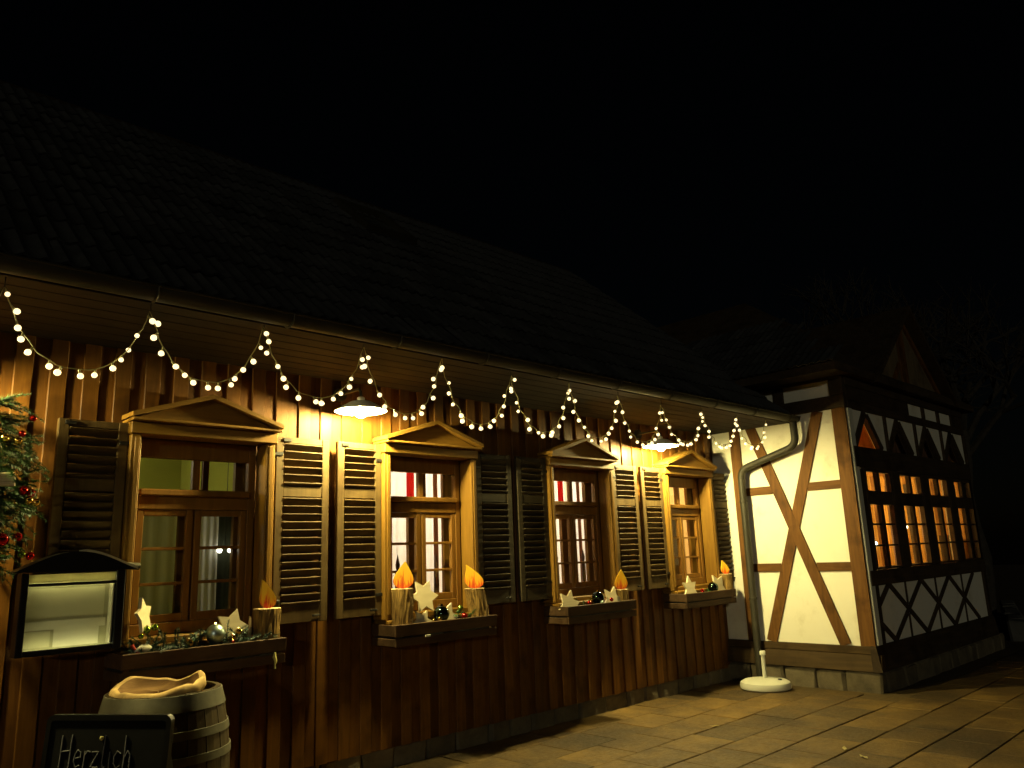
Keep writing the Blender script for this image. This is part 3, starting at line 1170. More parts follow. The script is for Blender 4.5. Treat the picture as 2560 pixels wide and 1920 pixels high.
# ------------------------------------------------------------------ string of lights along the eaves
tops = [.05, .744, 1.40, 2.036, 2.72, 3.356, 4.03, 4.69, 5.33, 5.97, 6.66, 7.31, 7.92]
ztop = [2.83, 2.81, 2.82, 2.85, 2.836, 2.856, 2.823, 2.85, 2.82, 2.805, 2.82, 2.827, 2.842]
zlow = [2.43, 2.433, 2.453, 2.444, 2.41, 2.40, 2.396, 2.402, 2.414, 2.463, 2.483, 2.515]
string = thing('string_light', 'scalloped string of round white bulbs hung along the eaves', 'string lights', (4.0, -.9, 2.8))
wpts, bulbs = [], []
YL = -.905
for i in range(len(tops) - 1):
    xa, xb, za, zb2, zl = tops[i], tops[i + 1], ztop[i], ztop[i + 1], zlow[i]
    n = 26
    seg = []
    for k in range(n + 1):
        u = k / n
        # catenary-like: steep near the hooks
        q = abs(2 * u - 1)
        sh_ = (math.cosh(2.4 * (2 * u - 1)) - 1) / (math.cosh(2.4) - 1)
        xm = xa + (xb - xa) * (.5 + .5 * (1 if u > .5 else -1) * (q ** .72))
        zt_ = za if u < .5 else zb2
        seg.append(Vector((xm, YL + .012 * math.sin(k * 1.7 + i), zl + .025 + (zt_ - zl - .025) * (sh_ * .45 + .55 * q ** 1.6))))
    wpts += seg if not wpts else seg[1:]
L = 0
nxt = .02
for a, b in zip(wpts[:-1], wpts[1:]):
    d = (b - a).length
    while nxt <= L + d:
        p = a.lerp(b, (nxt - L) / d)
        bulbs.append((p, (b - a).normalized()))
        nxt += random.uniform(.062, .098)
    L += d
MB().tube(wpts, .0028, 5).build('wire', 'green_wire', string)
bulb_me = MB().ball((0, 0, 0), .0150, 10, 7).mesh('bulb', 'string_bulb', 'all')
sock_me = MB().lathe([(.005, .014), (.006, .018), (.005, .032), (.003, .034)], (0, 0, 0), 6).mesh('bulb_socket', 'green_wire')
for p, d in bulbs:
    off = Vector((random.uniform(-.6, .6), random.uniform(-.5, .5), -1)).normalized()
    steep = abs(d.z)
    off = (off * (1 - .5 * steep) + Vector((random.choice((-1, 1)), 0, -.4)) * .5 * steep).normalized()
    rot = (-off).to_track_quat('Z', 'X').to_euler()
    b = place('bulb', bulb_me, string, p + off * .034, rot, (random.choice((.8, .92, 1, 1, 1.08)),) * 3)
    sck = bpy.data.objects.new('bulb_socket', sock_me)
    COL.objects.link(sck)
    sck.parent = b
for x, z in zip(tops, ztop):
    if x < 8.4:
        MB().tube([(x, YL, z - .003), (x, YL, 2.864)], .003, 5).build('hook', 'iron', string)

# ------------------------------------------------------------------ window boxes and what stands in them
ORD = ['first', 'second', 'third', 'fourth']
LOOK = ['long wooden window box with fir sprigs and a silver bauble under the first window',
        'wooden window box holding two log candles and a big star under the second window',
        'wooden window box with two tilted stars and a dark bauble under the third window',
        'small-looking wooden window box nearest the half-timbered wing, under the fourth window']
SOIL = .99


def window_box(c, label):
    b = thing('window_box', label, 'window box', (c, -.09, .88), 'wooden boxes under the windows')
    x0, x1, y0, y1 = c - .50, c + .50, -.20, .098
    t_ = .018
    MB().cbox(x0, x1, y0, y0 + t_, .952, 1.036, .004).build('plank', 'box_wood', b)
    MB().cbox(x0 + .004, x1 - .004, y0 + .002, y0 + t_, .882, .940, .004).build('plank', 'box_wood', b)
    for xa, xb in ((x0 + .001, x0 + t_), (x1 - t_, x1 - .001)):
        MB().cbox(xa, xb, y0 + t_ + .001, y1, .953, 1.034, .004).build('plank', 'box_wood', b)
        MB().cbox(xa, xb, y0 + t_ + .001, y1, .884, .939, .004).build('plank', 'box_wood', b)
    MB().cbox(x0 + t_, x1 - t_, y1 - t_, y1 - .001, .884, 1.03, .004).build('plank', 'box_wood', b)
    for xa in (x0 + t_ + .002, x1 - t_ - .032):
        MB().box(xa, xa + .028, y0 + t_ + .0005, y0 + t_ + .02, .886, 1.02).build('corner_batten', 'box_wood', b)
    MB().box(x0 + t_, x1 - t_, y0 + t_ + .022, y1 - t_ - .001, .886, SOIL).build('soil', 'soil', b)
    return b


for c, l in zip(WC, LOOK):
    window_box(c, l)


def star(c, R_, n, rot, label, yaw=0, lean=8, rin=.55, t_=.018):
    pts = []
    for k in range(2 * n):
        a = rad(rot) + math.pi * k / n
        r = R_ if k % 2 == 0 else R_ * rin
        pts.append((r * math.cos(a), r * math.sin(a)))
    m = MB().prism(pts, lambda u, v, d: (u, d, v), -t_ / 2, t_ / 2)
    # sink the lowest points into the soil
    m.xf(Matrix.Translation(c) @ Matrix.Rotation(rad(yaw), 4, 'Z') @ Matrix.Rotation(rad(-lean), 4, 'X'))
    return tag(m.build('wooden_star', 'pale_wood'), label, 'star', 'pale wooden stars in the window boxes')


star((1.745, -.105, 1.235), .105, 5, 98, 'narrow upright pale star at the garland end of the first window box', 48)
star((2.29, -.09, 1.125), .112, 5, 70, 'tilted pale star beside the silver bauble in the first window box', 0)
star((3.828, -.075, 1.215), .132, 6, 0, 'largest six-pointed star standing above the dark bauble in the second window box', 0, 12, .57)
star((3.775, -.115, 1.025), .105, 6, 0, 'low pale star tucked beside the taller log candle in the second window box', 0)
star((4.035, -.085, 1.045), .122, 6, 0, 'low pale star behind the dark bauble in the second window box', 0)
star((5.455, -.10, 1.035), .145, 6, 10, 'pale star at the left-hand end of the third window box', 0)
star((6.08, -.10, 1.03), .150, 6, 8, 'pale star between dark bauble and log candle in the third window box', 0)
star((7.41, -.10, 1.075), .140, 6, 30, 'pale star at the left-hand end of the fourth window box', 0)
star((7.98, -.10, 1.06), .160, 5, 120, 'pale star in front of the log candle in the fourth window box', 0)


def log_candle(x, y, r, zt, fh, fw_, tip, label, yaw=-28, leanx=0.0):
    t_ = thing('log_candle', label, 'log candle', (x, y, SOIL - .002), 'log candles with painted wooden flames')
    h = zt - SOIL + .004
    m = MB()
    seed = x * 7
    nr, nz = 44, 16
    vs, fs = [], []
    for j in range(nz + 1):
        zz = h * j / nz
        for k in range(nr):
            a = 2 * math.pi * k / nr
            rr = r * (1 + .06 * noise.noise((math.cos(a) * 3 + seed, math.sin(a) * 3, zz * 6)) + .11 * (noise.noise((math.cos(a) * 7 + seed, math.sin(a) * 7, zz * 12))))
            vs.append(Vector((x + leanx * zz + rr * math.cos(a), y + rr * math.sin(a), SOIL - .002 + zz)))
    for j in range(nz):
        for k in range(nr):
            fs.append((j * nr + k, j * nr + (k + 1) % nr, (j + 1) * nr + (k + 1) % nr, (j + 1) * nr + k))
    fs.append(tuple(range(nr))[::-1])
    m.add(vs, fs)
    m.build('log', 'log_bark', t_)
    top = [Vector(v) for v in vs[-nr:]]
    ct = MB()
    ct.add([v for v in top] + [v + Vector((0, 0, .003)) - (v - sum(top, Vector()) / nr) * .04 for v in top],
           [tuple(range(nr, 2 * nr))] + [(k, (k + 1) % nr, nr + (k + 1) % nr, nr + k) for k in range(nr)])
    ct.build('cut_face', 'cut_wood', t_)
    # flame board
    pts = []
    N_ = 22
    for k in range(N_ + 1):
        u = k / N_
        w = math.sin(math.pi * min(1, u ** .62)) ** .9 * (1 - .25 * u)
        pts.append((u, w))
    poly = []
    cx = lambda u: tip * (u ** 2.2)
    mw = max(p[1] for p in pts)
    for u, w in pts:
        poly.append((cx(u) + w / mw * fw_ / 2, u * fh))
    for u, w in pts[::-1][1:-1]:
        poly.append((cx(u) - w / mw * fw_ / 2, u * fh))
    f = MB().prism(poly, lambda u, v, d: (u, d, v), -.009, .009)
    f.xf(Matrix.Translation((x + leanx * h, y - .01, zt + .003)) @ Matrix.Rotation(rad(yaw), 4, 'Z'))
    f.build('flame', 'flame_paint', t_)
    return t_


log_candle(2.535, -.075, .082, 1.215, .185, .108, -.045, 'short log candle with painted flame at the end of the first window box', -6)
log_candle(3.60, -.105, .078, 1.282, .198, .150, .018, 'tall log candle with broad painted flame, beside the largest star')
log_candle(4.405, -.06, .082, 1.243, .190, .150, -.07, 'leaning log candle with painted flame at the right of the second window box', -28, -.2)
log_candle(6.25, -.07, .072, 1.130, .188, .130, .01, 'log candle with painted flame in the third window box')
log_candle(8.19, -.07, .080, 1.195, .155, .100, -.035, 'log candle with painted flame by the downpipe, in the fourth window box')


def bauble(c, r, mat, label, group=None, cat='bauble'):
    t_ = thing('bauble', label, cat, (c[0], c[1], c[2] - r), group)
    MB().ball(c, r, 28, 18).build('ball', mat, t_, 'all')
    MB().lathe([(r * .22, r * .96), (r * .24, r * 1.0), (r * .22, r * 1.16), (r * .06, r * 1.2)], c, 10).build('cap', 'bauble_gold', t_)
    return t_


bauble((2.172, -.125, 1.045 + .050), .058, 'bauble_silver', 'large frosted silver bauble in the first window box')
bauble((3.945, -.135, 1.080), .062, 'bauble_teal', 'large glossy dark bauble below the biggest star in the second window box')
bauble((5.855, -.11, 1.080), .060, 'bauble_teal', 'large glossy dark bauble in the third window box')
bauble((7.835, -.12, 1.068), .058, 'bauble_teal', 'large glossy dark bauble between the stars of the fourth window box')
bauble((2.00, -.155, 1.058), .026, 'bauble_gold', 'gold bauble near the front edge midway along the first window box')
bauble((2.308, -.15, 1.098), .020, 'bauble_gold', 'upper of the two small gold baubles before the tilted star, first window box')
bauble((2.272, -.155, 1.068), .017, 'bauble_gold', 'lower of the two small gold baubles before the tilted star, first window box')
bauble((2.266, -.165, 1.042), .013, 'bauble_red', 'tiny red bauble under the gold ones in the first window box')
bauble((3.90, -.168, 1.046), .017, 'bauble_gold', 'left gold bauble in front of the dark one in the second window box')
bauble((3.926, -.165, 1.056), .016, 'bauble_gold', 'right gold bauble in front of the dark one in the second window box')
bauble((3.842, -.17, 1.040), .012, 'bauble_gold', 'tiny gold bauble at the foot of the low star in the second window box')
bauble((4.166, -.15, 1.046), .024, 'bauble_red', 'small red bauble right of the stars in the second window box')
bauble((4.17, -.10, 1.105), .022, 'bauble_green', 'small green bauble in fir beside the leaning log candle')
bauble((5.675, -.15, 1.045), .022, 'bauble_red', 'small red bauble right of the left star in the third window box')
bauble((5.985, -.165, 1.055), .018, 'bauble_red', 'small red bauble beside the dark one in the third window box')
bauble((5.84, -.165, 1.038), .016, 'bauble_silver', 'tiny silvery bauble at the foot of the dark one in the third window box')
bauble((7.565, -.15, 1.045), .022, 'bauble_red', 'small red bauble right of the left star in the fourth window box')
bauble((1.757, -.135, 1.155), .022, 'bauble_green', 'left green-gold bauble at the foot of the narrow star in the first window box')
bauble((1.804, -.13, 1.165), .020, 'bauble_green', 'right green-gold bauble at the foot of the narrow star in the first window box')
bauble((1.722, -.15, 1.122), .015, 'bauble_green', 'lowest green-gold bauble under the narrow star in the first window box')


def sprig(m, tw, p, d, L_, nd=90, nl=.035):
    p, d = Vector(p), Vector(d).normalized()
    side = d.cross(Vector((0, 0, 1)))
    if side.length < .1:
        side = Vector((1, 0, 0))
    pts = []
    for k in range(6):
        u = k / 5
        pts.append(p + d * L_ * u + Vector((0, 0, -.25 * L_ * u * u)))
    tw.tube(pts, [.004 * (1 - .7 * k / 5) for k in range(6)], 5)
    for i in range(nd):
        u = random.random()
        a, b = pts[int(u * 4.99)], pts[int(u * 4.99) + 1]
        q = a.lerp(b, (u * 4.99) % 1)
        dd = (b - a).normalized()
        r = Vector((random.gauss(0, 1), random.gauss(0, 1), random.gauss(0, 1)))
        r = (r - dd * r.dot(dd)).normalized()
        tip = q + (dd * random.uniform(.3, .9) + r).normalized() * nl * random.uniform(.7, 1.2) * (1.1 - .5 * u)
        w = dd.cross(r) * .0024
        m.add([q - w, q + w, tip], [(0, 1, 2)])


def fir(name, label, specs, mat, base, group=None):
    t_ = thing(name, label, 'fir branches', base, group)
    m, tw = MB(), MB()
    for sp in specs:
        sprig(m, tw, *sp)
    nd_ = m.build('needles', mat, t_)
    stuff(tw.build('twig', 'twig', t_))
    stuff(nd_)
    return t_


sp = []
for i in range(60):
    x = random.choice((random.uniform(1.70, 2.15), random.uniform(1.70, 2.44)))
    sp.append(((x, random.uniform(-.15, -.04), SOIL), (random.uniform(-.8, .8), random.uniform(-.5, .3), random.uniform(.35, 1.2)), random.uniform(.12, .24), 130, .034))
fir('fir_branch', 'dark bluish fir sprigs filling the first window box', sp, 'blue_needle', (2.05, -.09, SOIL))
sp = [((random.uniform(4.12, 4.28), random.uniform(-.12, -.04), SOIL), (random.uniform(-.6, .6), random.uniform(-.4, .2), random.uniform(.4, 1)), random.uniform(.10, .17), 110, .03) for i in range(9)]
fir('fir_branch', 'small clump of fir sprigs beside the leaning log candle, second window box', sp, 'needle', (4.2, -.08, SOIL))
sp = [((random.uniform(5.6, 5.95), random.uniform(-.10, -.03), SOIL), (random.uniform(-.8, .8), random.uniform(-.4, .2), random.uniform(.2, .7)), random.uniform(.09, .14), 90, .03) for i in range(9)]
fir('fir_branch', 'low fir sprigs round the dark bauble in the third window box', sp, 'needle', (5.78, -.07, SOIL))
sp = [((random.uniform(7.6, 7.9), random.uniform(-.10, -.03), SOIL), (random.uniform(-.8, .8), random.uniform(-.4, .2), random.uniform(.2, .7)), random.uniform(.09, .14), 90, .03) for i in range(8)]
fir('fir_branch', 'low fir sprigs between the stars in the fourth window box', sp, 'needle', (7.75, -.07, SOIL))

# a little bag with red ribbon, a hanging ribbon and bits of wood
bg = thing('gift_pouch', 'small pale pouch tied with red ribbon at the corner of the first window box', 'pouch', (1.735, -.15, 1.0))
MB().tube([(1.69, -.155, 1.047), (1.705, -.155, 1.048), (1.73, -.15, 1.052), (1.765, -.15, 1.058), (1.785, -.15, 1.056)], [.008, .014, .024, .022, .006], 12).build('bag', 'white_paper', bg, True)
MB().tube([(1.672, -.158, 1.08), (1.69, -.155, 1.058), (1.702, -.156, 1.046), (1.712, -.16, 1.030)], [.012, .008, .009, .013], 8).build('ribbon', 'ribbon_red', bg, True)
MB().tube([(2.528, -.207, .955), (2.526, -.206, .925), (2.536, -.205, .90), (2.530, -.206, .875), (2.532, -.206, .855)], [.004, .012, .010, .004, .007], 6).build('hanging_ribbon', 'ribbon_yellow', None, True)
tag(bpy.data.objects['hanging_ribbon'], 'scrap of yellowish ribbon hanging from the end of the first window box', 'ribbon')
MB().cbox(3.735, 3.782, -.2065, -.2005, .930, .946, .002).build('paper_tag', 'white_paper')
tag(bpy.data.objects['paper_tag'], 'small white paper tag stuck on the planks of the second window box', 'tag')
wc = MB().prism([(0, 0), (.03, .01), (.022, .09), (.012, .10)], lambda u, v, d: (2.392 + u, d, 1.08 + v), -.10, -.088)
wc.v = [v - Vector((0, 0, .09)) if v.z < 1.1 else v for v in wc.v]
tag(wc.build('wood_chip', 'cut_wood'), 'upright chip of split wood beside the short log candle, first window box', 'wood chip')

# ------------------------------------------------------------------ fir garland at the entrance, left edge
gspecs = []
for i in range(330):
    z = random.uniform(1.55, 2.42)
    a = random.uniform(0, 6.28)
    cx_ = .87 + .05 * math.sin(z * 7)
    r = random.uniform(.02, .13)
    p = (cx_ + r * math.cos(a), -.14 + .6 * r * math.sin(a), z)
    gspecs.append((p, (math.cos(a) + random.uniform(-.5, .5), .5 * math.sin(a) - .35, random.uniform(-.8, .6)), random.uniform(.12, .2), 150, .034))
gar = fir('fir_garland', 'thick fir garland with red and gold baubles at the left edge', gspecs, 'needle', (.8, -.1, 1.5))
MB().tube([(.88, -.10, 1.5), (.90, -.10, 1.8), (.86, -.10, 2.1), (.87, -.10, 2.36)], [.07, .10, .10, .05], 10).build('shade_core', 'twig', gar, True)  # unseen core added so the garland blocks the entrance lamp
MB().tube([(.80, -.12, -.04), (.80, -.13, 1.4), (.82, -.14, 1.9), (.80, -.13, 2.40), (.80, .04, 2.42)], .018, 8).build('stem', 'twig', gar)
for (x, z, r, mt, lab) in (
        (.955, 2.195, .022, 'bauble_gold', 'gold bauble high in the garland, left of its pair'),
        (1.015, 2.185, .022, 'bauble_gold', 'gold bauble high in the garland, right of its pair'),
        (1.03, 2.225, .018, 'bauble_red', 'small red bauble just above the two high gold ones in the garland'),
        (1.075, 2.31, .016, 'bauble_red', 'topmost tiny red bauble at the outer edge of the garland'),
        (1.06, 1.925, .024, 'bauble_red', 'left of two red baubles midway down the garland'),
        (1.098, 1.915, .022, 'bauble_red', 'right of two red baubles midway down the garland'),
        (1.09, 1.875, .022, 'bauble_gold', 'left of two gold baubles midway down the garland'),
        (1.125, 1.865, .021, 'bauble_gold', 'right of two gold baubles midway down the garland'),
        (.985, 1.672, .034, 'bauble_red', 'large red bauble low in the garland'),
        (1.055, 1.685, .024, 'bauble_red', 'smaller red bauble beside the large low one in the garland'),
        (1.08, 1.595, .018, 'bauble_green', 'small green bauble at the foot of the garland'),
        (1.12, 1.587, .022, 'bauble_red', 'lowest red bauble at the foot of the garland')):
    bauble((x - .02, -.26, z), r, mt, lab)
bl = MB()
for k in range(3):
    bl.cbox(.30, .985, -.335, -.31, 1.94 + k * .0235, 1.9628 + k * .0235, .003)
bl.xf(Matrix.Translation((.98, -.32, 1.97)) @ Matrix.Rotation(rad(-3), 4, 'Y') @ Matrix.Translation((-.98, .32, -1.97)))
tag(bl.build('sign_board', 'pale_wood'), 'end of a pale grooved wooden board sticking out of the garland', 'board')

# ------------------------------------------------------------------ menu case
mc = thing('menu_case', 'dark menu display case with arched top and papers behind glass', 'display case', (1.36, -.1, 1.07))
x0, x1, yF_, yB_, z0, z1 = 1.085, 1.600, -.205, -.105, 1.075, 1.500
fr_ = MB()
fr_.cbox(x0, x0 + .035, yF_, yB_, z0, z1)
fr_.cbox(x1 - .045, x1, yF_, yB_, z0, z1)
fr_.cbox(x0 + .035, x1 - .045, yF_ + .002, yF_ + .014, z0, z0 + .03)
fr_.cbox(x0 + .035, x1 - .045, yF_ + .015, yB_, z0, z0 + .008)
fr_.cbox(x0 + .035, x1 - .045, yF_ + .002, yF_ + .014, 1.428, 1.444)
fr_.cbox(x0 + .035, x1 - .045, yF_ + .002, yB_, 1.492, z1)
fr_.build('frame', 'black_metal', mc)
MB().box(x0 + .036, x1 - .046, yB_ - .016, yB_ - .002, z0 + .02, z1 - .01).build('back_panel', 'cardboard_back', mc)
MB().cbox(x0 + .038, x1 - .048, yF_ + .012, yF_ + .02, 1.446, 1.490, .002).build('header_strip', 'header_sheet', mc)
arch = [(x0 - .055, 1.502)] + [(x0 - .055 + (x1 - x0 + .11) * u, 1.502 + .105 * math.sin(math.pi * u) ** 1.15) for u in [k / 16 for k in range(1, 16)]] + [(x1 + .055, 1.502)]
MB().prism(arch, lambda u, v, d: (u, d, v), yF_ - .02, yB_ + .02).build('arched_top', 'black_metal', mc)
edge = MB()
pts = [(u, v) for u, v in arch[9:]]
edge.prism(pts + [(u, v + .012) for u, v in pts[::-1]], lambda u, v, d: (u, d, v), yF_ - .025, yB_ + .02)
edge.build('top_moulding', 'paper', mc)
for i, (a, b, c_, d_, m_) in enumerate(((1.135, 1.52, 1.24, 1.415, 'paper'), (1.13, 1.26, 1.112, 1.195, 'paper'), (1.275, 1.50, 1.108, 1.21, 'white_paper'), (1.13, 1.53, 1.20, 1.245, 'white_paper'))):
    MB().box(a, b, yB_ - .020 - i * .002, yB_ - .0187 - i * .002, c_, d_).build('menu_sheet', m_, mc)
MB().box(x0 + .036, x1 - .046, yF_ + .014, yF_ + .018, z0 + .031, 1.427).build('pane', 'glass', mc)
MB().cbox(x1 - .058, x1 - .049, yF_ + .022, yB_ - .018, z0 + .032, 1.427, .002).build('inner_edge', 'white_paper', mc)
for z in (1.15, 1.42):
    MB().box(1.18, 1.22, yB_ + .001, .10, z, z + .03).build('bracket', 'black_metal', mc)
    MB().box(1.50, 1.54, yB_ + .001, .10, z, z + .03).build('bracket', 'black_metal', mc)
MB().tube([(x0 + .05, yF_ + .042, 1.466), (x1 - .06, yF_ + .042, 1.466)], .005, 8).build('case_lamp', 'case_lamp', mc)
MB().tube([(x0 + .05, yF_ + .030, z0 + .018), (x1 - .06, yF_ + .030, z0 + .018)], .005, 8).build('case_lamp', 'case_lamp', mc)
MB().tube([(1.60, -.12, 1.525), (1.70, -.12, 1.515)], .02, 12).build('rail_end', 'hoop_zinc', mc, True)

# ------------------------------------------------------------------ barrel and wooden bowl
BX, BY, BH = 1.755, -.455, .86
brl = thing('wine_barrel', 'old wooden wine barrel with pale metal hoops standing on end', 'barrel', (BX, BY, 0))


def brad(z):
    u = (z / BH - .5) * 2
    return .348 - .062 * u * u


NS = 20
for k in range(NS):
    a0, a1 = 2 * math.pi * k / NS + .008, 2 * math.pi * (k + 1) / NS - .008
    m = MB()
    nz = 8
    vs, fs = [], []
    for j in range(nz + 1):
        z = BH * j / nz
        for a in (a0, (a0 + a1) / 2, a1):
            vs.append((BX + brad(z) * math.cos(a), BY + brad(z) * math.sin(a), z))
        for a in (a1, a0):
            vs.append((BX + (brad(z) - .025) * math.cos(a), BY + (brad(z) - .025) * math.sin(a), z))
    for j in range(nz):
        for q in range(5):
            fs.append((j * 5 + q, j * 5 + (q + 1) % 5, (j + 1) * 5 + (q + 1) % 5, (j + 1) * 5 + q))
    fs += [(0, 1, 2, 3, 4), tuple(nz * 5 + q for q in range(5))]
    m.add(vs, fs)
    m.build('stave', 'barrel_wood', brl)
for z, h in ((.775, .082), (.645, .042), (.525, .042), (.295, .042), (.175, .042), (.02, .07)):
    prof = [(brad(z) + .0005, z), (brad(z) + .006, z + .001), (brad(z + h) + .006, z + h - .001), (brad(z + h) + .0005, z + h)]
    m = MB()
    n = 48
    vs, fs = [], []
    for r, zz in prof:
        for k in range(n):
            a = 2 * math.pi * k / n
            vs.append((BX + r * math.cos(a), BY + r * math.sin(a), zz))
    for j in range(3):
        for k in range(n):
            fs.append((j * n + k, j * n + (k + 1) % n, (j + 1) * n + (k + 1) % n, (j + 1) * n + k))
    m.add(vs, fs)
    m.build('hoop', 'hoop_zinc', brl, True)
MB().lathe([(.26, .80), (.262, .805), (.262, .818), (.26, .822)], (BX, BY, 0), 40).build('barrel_head', 'barrel_wood', brl)
# bowl: a hollowed slab of pale wood with a wavy rim
bw = MB()
na, nrr = 56, 12
BC = Vector((BX - .06, BY - .07, .822))
bax = Vector((.80, -.60, 0)).normalized()
bay = Vector((.60, .80, 0)).normalized()
vs, fs = [], []
prof = [(.55, 0), (.80, .004), (.96, .024), (1.02, .048), (1.0, .074), (.93, .082), (.86, .074), (.74, .048), (.5, .034), (.2, .030), (.02, .030)]
for j, (r, z) in enumerate(prof):
    for k in range(na):
        a = 2 * math.pi * k / na
        wv = 1 + .10 * noise.noise((math.cos(a) * 1.6, math.sin(a) * 1.6, 3.1)) + .05 * noise.noise((math.cos(a) * 4, math.sin(a) * 4, z * 20))
        zz = z * (1 + .45 * noise.noise((math.cos(a) * 1.9 + 5, math.sin(a) * 1.9, 1.3))) if j > 1 else z
        zz *= 1 + .55 * (.62 * math.sin(a) + .2 * math.cos(a)) if j > 1 else 1
        vs.append(BC + bax * (.235 * r * wv * math.cos(a)) + bay * (.17 * r * wv * math.sin(a)) + Vector((0, 0, zz)))
for j in range(len(prof) - 1):
    for k in range(na):
        fs.append((j * na + k, j * na + (k + 1) % na, (j + 1) * na + (k + 1) % na, (j + 1) * na + k))
fs += [tuple(range(na))[::-1], tuple((len(prof) - 1) * na + k for k in range(na))]
bowl = thing('wooden_bowl', 'pale hollowed wooden bowl with wavy rim lying on the barrel', 'bowl', BC)
NB = 6 * na
MB().add(vs[:7 * na], [f for f in fs if max(f) < 7 * na]).build('outer_shell', 'bowl_wood', bowl, 'all')
inner = [f for f in fs if min(f) >= NB]
MB().add(vs[NB:], [tuple(q - NB for q in f) for f in inner]).build('hollow', 'bowl_hollow', bowl, 'all')

# ------------------------------------------------------------------ chalkboard sign
PLc, PRc = Vector((1.045, -1.042, 0)), Vector((1.381, -1.523, 0))
cu = (PRc - PLc).normalized()
cn = Vector((cu.y, -cu.x, 0))
if cn.dot(CAM - PLc) < 0:
    cn = -cn
CW, CH = (PRc - PLc).length, .905
cb = thing('chalkboard_sign', 'black chalkboard stand with handwritten greeting in front of the barrel', 'sign', PLc.lerp(PRc, .5))
CUP = Vector((0, 0, 1)) - cn * .10
CUP.normalize()


def cpt(s_, z, d):
    # s along the board, z measured up it from the foot, d outwards; top edge at CH
    o = PLc + Vector((0, 0, CH))
    return o + cu * s_ - CUP * (CH - z) * 1.0 + cn * d


def rrect(x0, x1, y0, y1, r, n=5):
    out = []
    for cx_, cy_, a0 in ((x1 - r, y1 - r, 0), (x0 + r, y1 - r, 90), (x0 + r, y0 + r, 180), (x1 - r, y0 + r, 270)):
        for k in range(n + 1):
            a = rad(a0 + 90 * k / n)
            out.append((cx_ + r * math.cos(a), cy_ + r * math.sin(a)))
    return out


MB().prism(rrect(.022, CW - .022, .10, CH - .022, .015), cpt, -.012, -.002).build('writing_panel', 'chalk_surface', cb)
o_, i_ = rrect(0, CW, .012, CH, .03), rrect(.022, CW - .022, .10, CH - .022, .015)
fm = MB()
n = len(o_)
vs = [cpt(*p, d) for d in (-.02, .004) for ring in (o_, i_) for p in ring]
fs = []
for k in range(n):
    q = (k + 1) % n
    fs += [(k, q, n + q, n + k), (2 * n + k, 3 * n + k, 3 * n + q, 2 * n + q), (k, 2 * n + k, 2 * n + q, q), (n + k, n + q, 3 * n + q, 3 * n + k)]
fm.add(vs, fs)
fm.build('frame', 'slate_frame', cb)
back = MB()
for s_ in (.05, CW - .09):
    a = cpt(s_ + .02, CH - .03, -.035)
    b = Vector((a.x, a.y, .015)) - cn * .26
    back.bar(a, b, .035, .02, cn)
back.build('rear_leg', 'slate_frame', cb)
G_ = {
    'H': ([[(0, 0), (.02, 1)], [(.55, 0), (.58, 1.02)], [(.0, .48), (.57, .54)]], .80),
    'e': ([[(.05, .28), (.40, .33), (.38, .48), (.22, .56), (.06, .42), (.04, .18), (.18, .02), (.42, .08)]], .56),
    'r': ([[(.05, 0), (.06, .52)], [(.06, .36), (.18, .52), (.36, .5)]], .46),
    'z': ([[(.02, .50), (.40, .52), (.03, .03), (.44, .03)]], .58),
    'l': ([[(.10, 1.02), (.08, .15), (.16, .02), (.28, .06)]], .42),
    'i': ([[(.06, .5), (.07, .02)]], .28),
    'c': ([[(.40, .46), (.20, .54), (.05, .36), (.06, .14), (.22, .01), (.42, .1)]], .56),
    'h': ([[(.05, 0), (.07, 1.0)], [(.07, .34), (.24, .54), (.38, .42), (.40, 0)]], .6),
    'W': ([[(0, 1), (.18, 0), (.38, .8), (.58, 0), (.78, 1)]], 1.0),
    'k': ([[(.05, 0), (.06, 1.0)], [(.38, .52), (.07, .24), (.42, 0)]], .56),
    'o': ([[(.22, .52), (.05, .36), (.06, .12), (.22, .01), (.40, .14), (.40, .38), (.22, .52)]], .56),
    'm': ([[(.05, 0), (.05, .5)], [(.05, .34), (.18, .52), (.28, .4), (.28, 0)], [(.28, .34), (.42, .52), (.52, .4), (.53, 0)]], .7),
    'n': ([[(.05, 0), (.05, .5)], [(.05, .34), (.22, .54), (.36, .42), (.38, 0)]], .55),
}


def write(txt, s0, zb_, h, w):
    adv = sum(G_[ch][1] for ch in txt)
    k = w / adv
    m = MB()
    x = s0
    for ch in txt:
        for st in G_[ch][0]:
            pts = [cpt(x + a * k + random.uniform(-.001, .001), zb_ + b * h + random.uniform(-.001, .001), .0005) for a, b in st]
            # soften corners
            sm = [pts[0]]
            for a, b in zip(pts[:-1], pts[1:]):
                for q in (1, 2, 3):
                    sm.append(a.lerp(b, q / 3) + Vector((random.uniform(-.0006, .0006), 0, random.uniform(-.0006, .0006))))
            m.tube(sm, .0026, 5)
        x += G_[ch][1] * k
    return m.build('lettering', 'chalk', cb)


write('Herzlich', .085, .700, .125, .345)
write('Willkommen', .0 + .03, .535, .120, .46)
dot = MB().ball(cpt(.272, .815, .003), .009, 8, 6)
dot.build('chalk_dot', 'ribbon_yellow', cb)

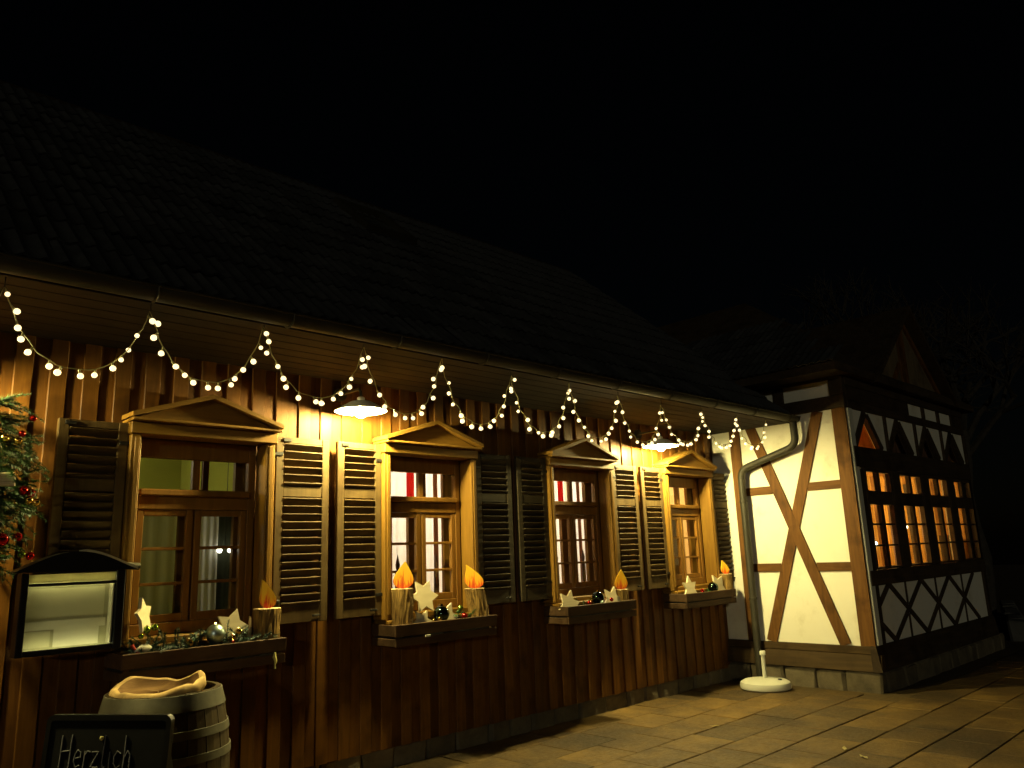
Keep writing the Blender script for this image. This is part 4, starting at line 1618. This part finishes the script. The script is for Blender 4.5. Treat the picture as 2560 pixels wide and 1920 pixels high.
# ------------------------------------------------------------------ parasol stand
us = thing('parasol_stand', 'round pale parasol base with short upright tube by the downpipe', 'parasol stand', (8.09, -.50, 0))
UX, UY = 8.09, -.50
MB().lathe([(.235, 0), (.262, .012), (.268, .04), (.255, .075), (.225, .092), (.08, .108), (.03, .112)], (UX, UY, .001), 40).build('base', 'white_paint', us, True)
MB().lathe([(.021, .112), (.021, .345), (.032, .347), (.032, .385), (.028, .39)], (UX, UY, 0), 18).build('tube', 'white_paint', us, True)
MB().lathe([(.022, 0), (.022, .012), (.018, .016)], (UX + .04, UY - .15, .095), 12).build('filler_cap', 'black_metal', us, True)

# ------------------------------------------------------------------ fallen leaves
lm = MB()
lm.add([(-.045, 0, .004), (-.015, .018, .012), (.02, .016, .006), (.05, 0, .014), (.02, -.016, .004), (-.015, -.018, .010), (0, 0, .002)],
       [(0, 5, 6), (5, 4, 6), (4, 3, 6), (3, 2, 6), (2, 1, 6), (1, 0, 6)])
leaf_me = lm.mesh('fallen_leaf', 'leaf_litter')
for (x, y, rz_), lab in zip(((6.08, -2.206, .4), (5.93, -2.41, 1.0), (6.19, -1.04, 2.2)),
                            ('pale fallen leaf on the paving in the dark, the farther of two together', 'pale fallen leaf on the paving, the nearer of two together', 'lone fallen leaf on the lamplit paving near the wall')):
    tag(place('fallen_leaf', leaf_me, None, (x, y, .002), (0, 0, rz_)), lab, 'leaf', 'leaves lying on the paving')

# ------------------------------------------------------------------ dark garden to the right: bare trees, kerb, low wall


def bare_tree(x, y, h, label):
    t_ = thing('bare_tree', label, 'tree', (x, y, -.05))
    br = MB()
    tr = MB()
    pts = [Vector((x + .05 * math.sin(k * 1.3), y + .05 * math.cos(k * 1.7), -.05 + h * .55 * k / 6)) for k in range(7)]
    tr.tube(pts, [.16 - .012 * k for k in range(7)], 10)
    tr.build('trunk', 'bark_tree', t_, True)

    def grow(p, d, L_, r, depth):
        q = p + d * L_
        mid_ = (p + q) / 2 + Vector((random.uniform(-.05, .05), random.uniform(-.05, .05), .03)) * L_
        br.tube([p, mid_, q], [r, r * .8, r * .6], 6 if depth < 2 else 4)
        if depth == 4:
            return
        for _ in range(3):
            nd = (d + Vector((random.gauss(0, .5), random.gauss(0, .5), random.gauss(.1, .35)))).normalized()
            grow(p.lerp(q, random.uniform(.55, 1)), nd, L_ * random.uniform(.6, .8), r * .6, depth + 1)
    for k in range(7):
        a = k * 2.4
        p = pts[-1] - Vector((0, 0, .25 * (k % 4)))
        grow(p, Vector((math.cos(a), math.sin(a), 1.1)).normalized(), h * .22, .07, 0)
    br.build('crown', 'bark_tree', t_)


bare_tree(16.6, -.4, 6.5, 'nearer bare tree standing in the dark beyond the half-timbered wing')
bare_tree(19.5, 2.2, 8.0, 'farther bare tree standing in the dark beyond the half-timbered wing')
kw = thing('garden_wall', 'low pale stone garden wall in the dark at the right edge', 'wall', (15.0, -1.3, 0))
for k in range(9):
    w = .5
    st = MB().cbox(-.245, .245, -.12, .12, 0, .32, .025)
    st.v = [v + Vector((random.uniform(-.015, .015),) * 3) for v in st.v]
    place('stone', st.mesh('stone', 'concrete'), kw, (13.9 + k * .5, -1.5 + k * .14, -.05), (0, 0, rad(15.6)))
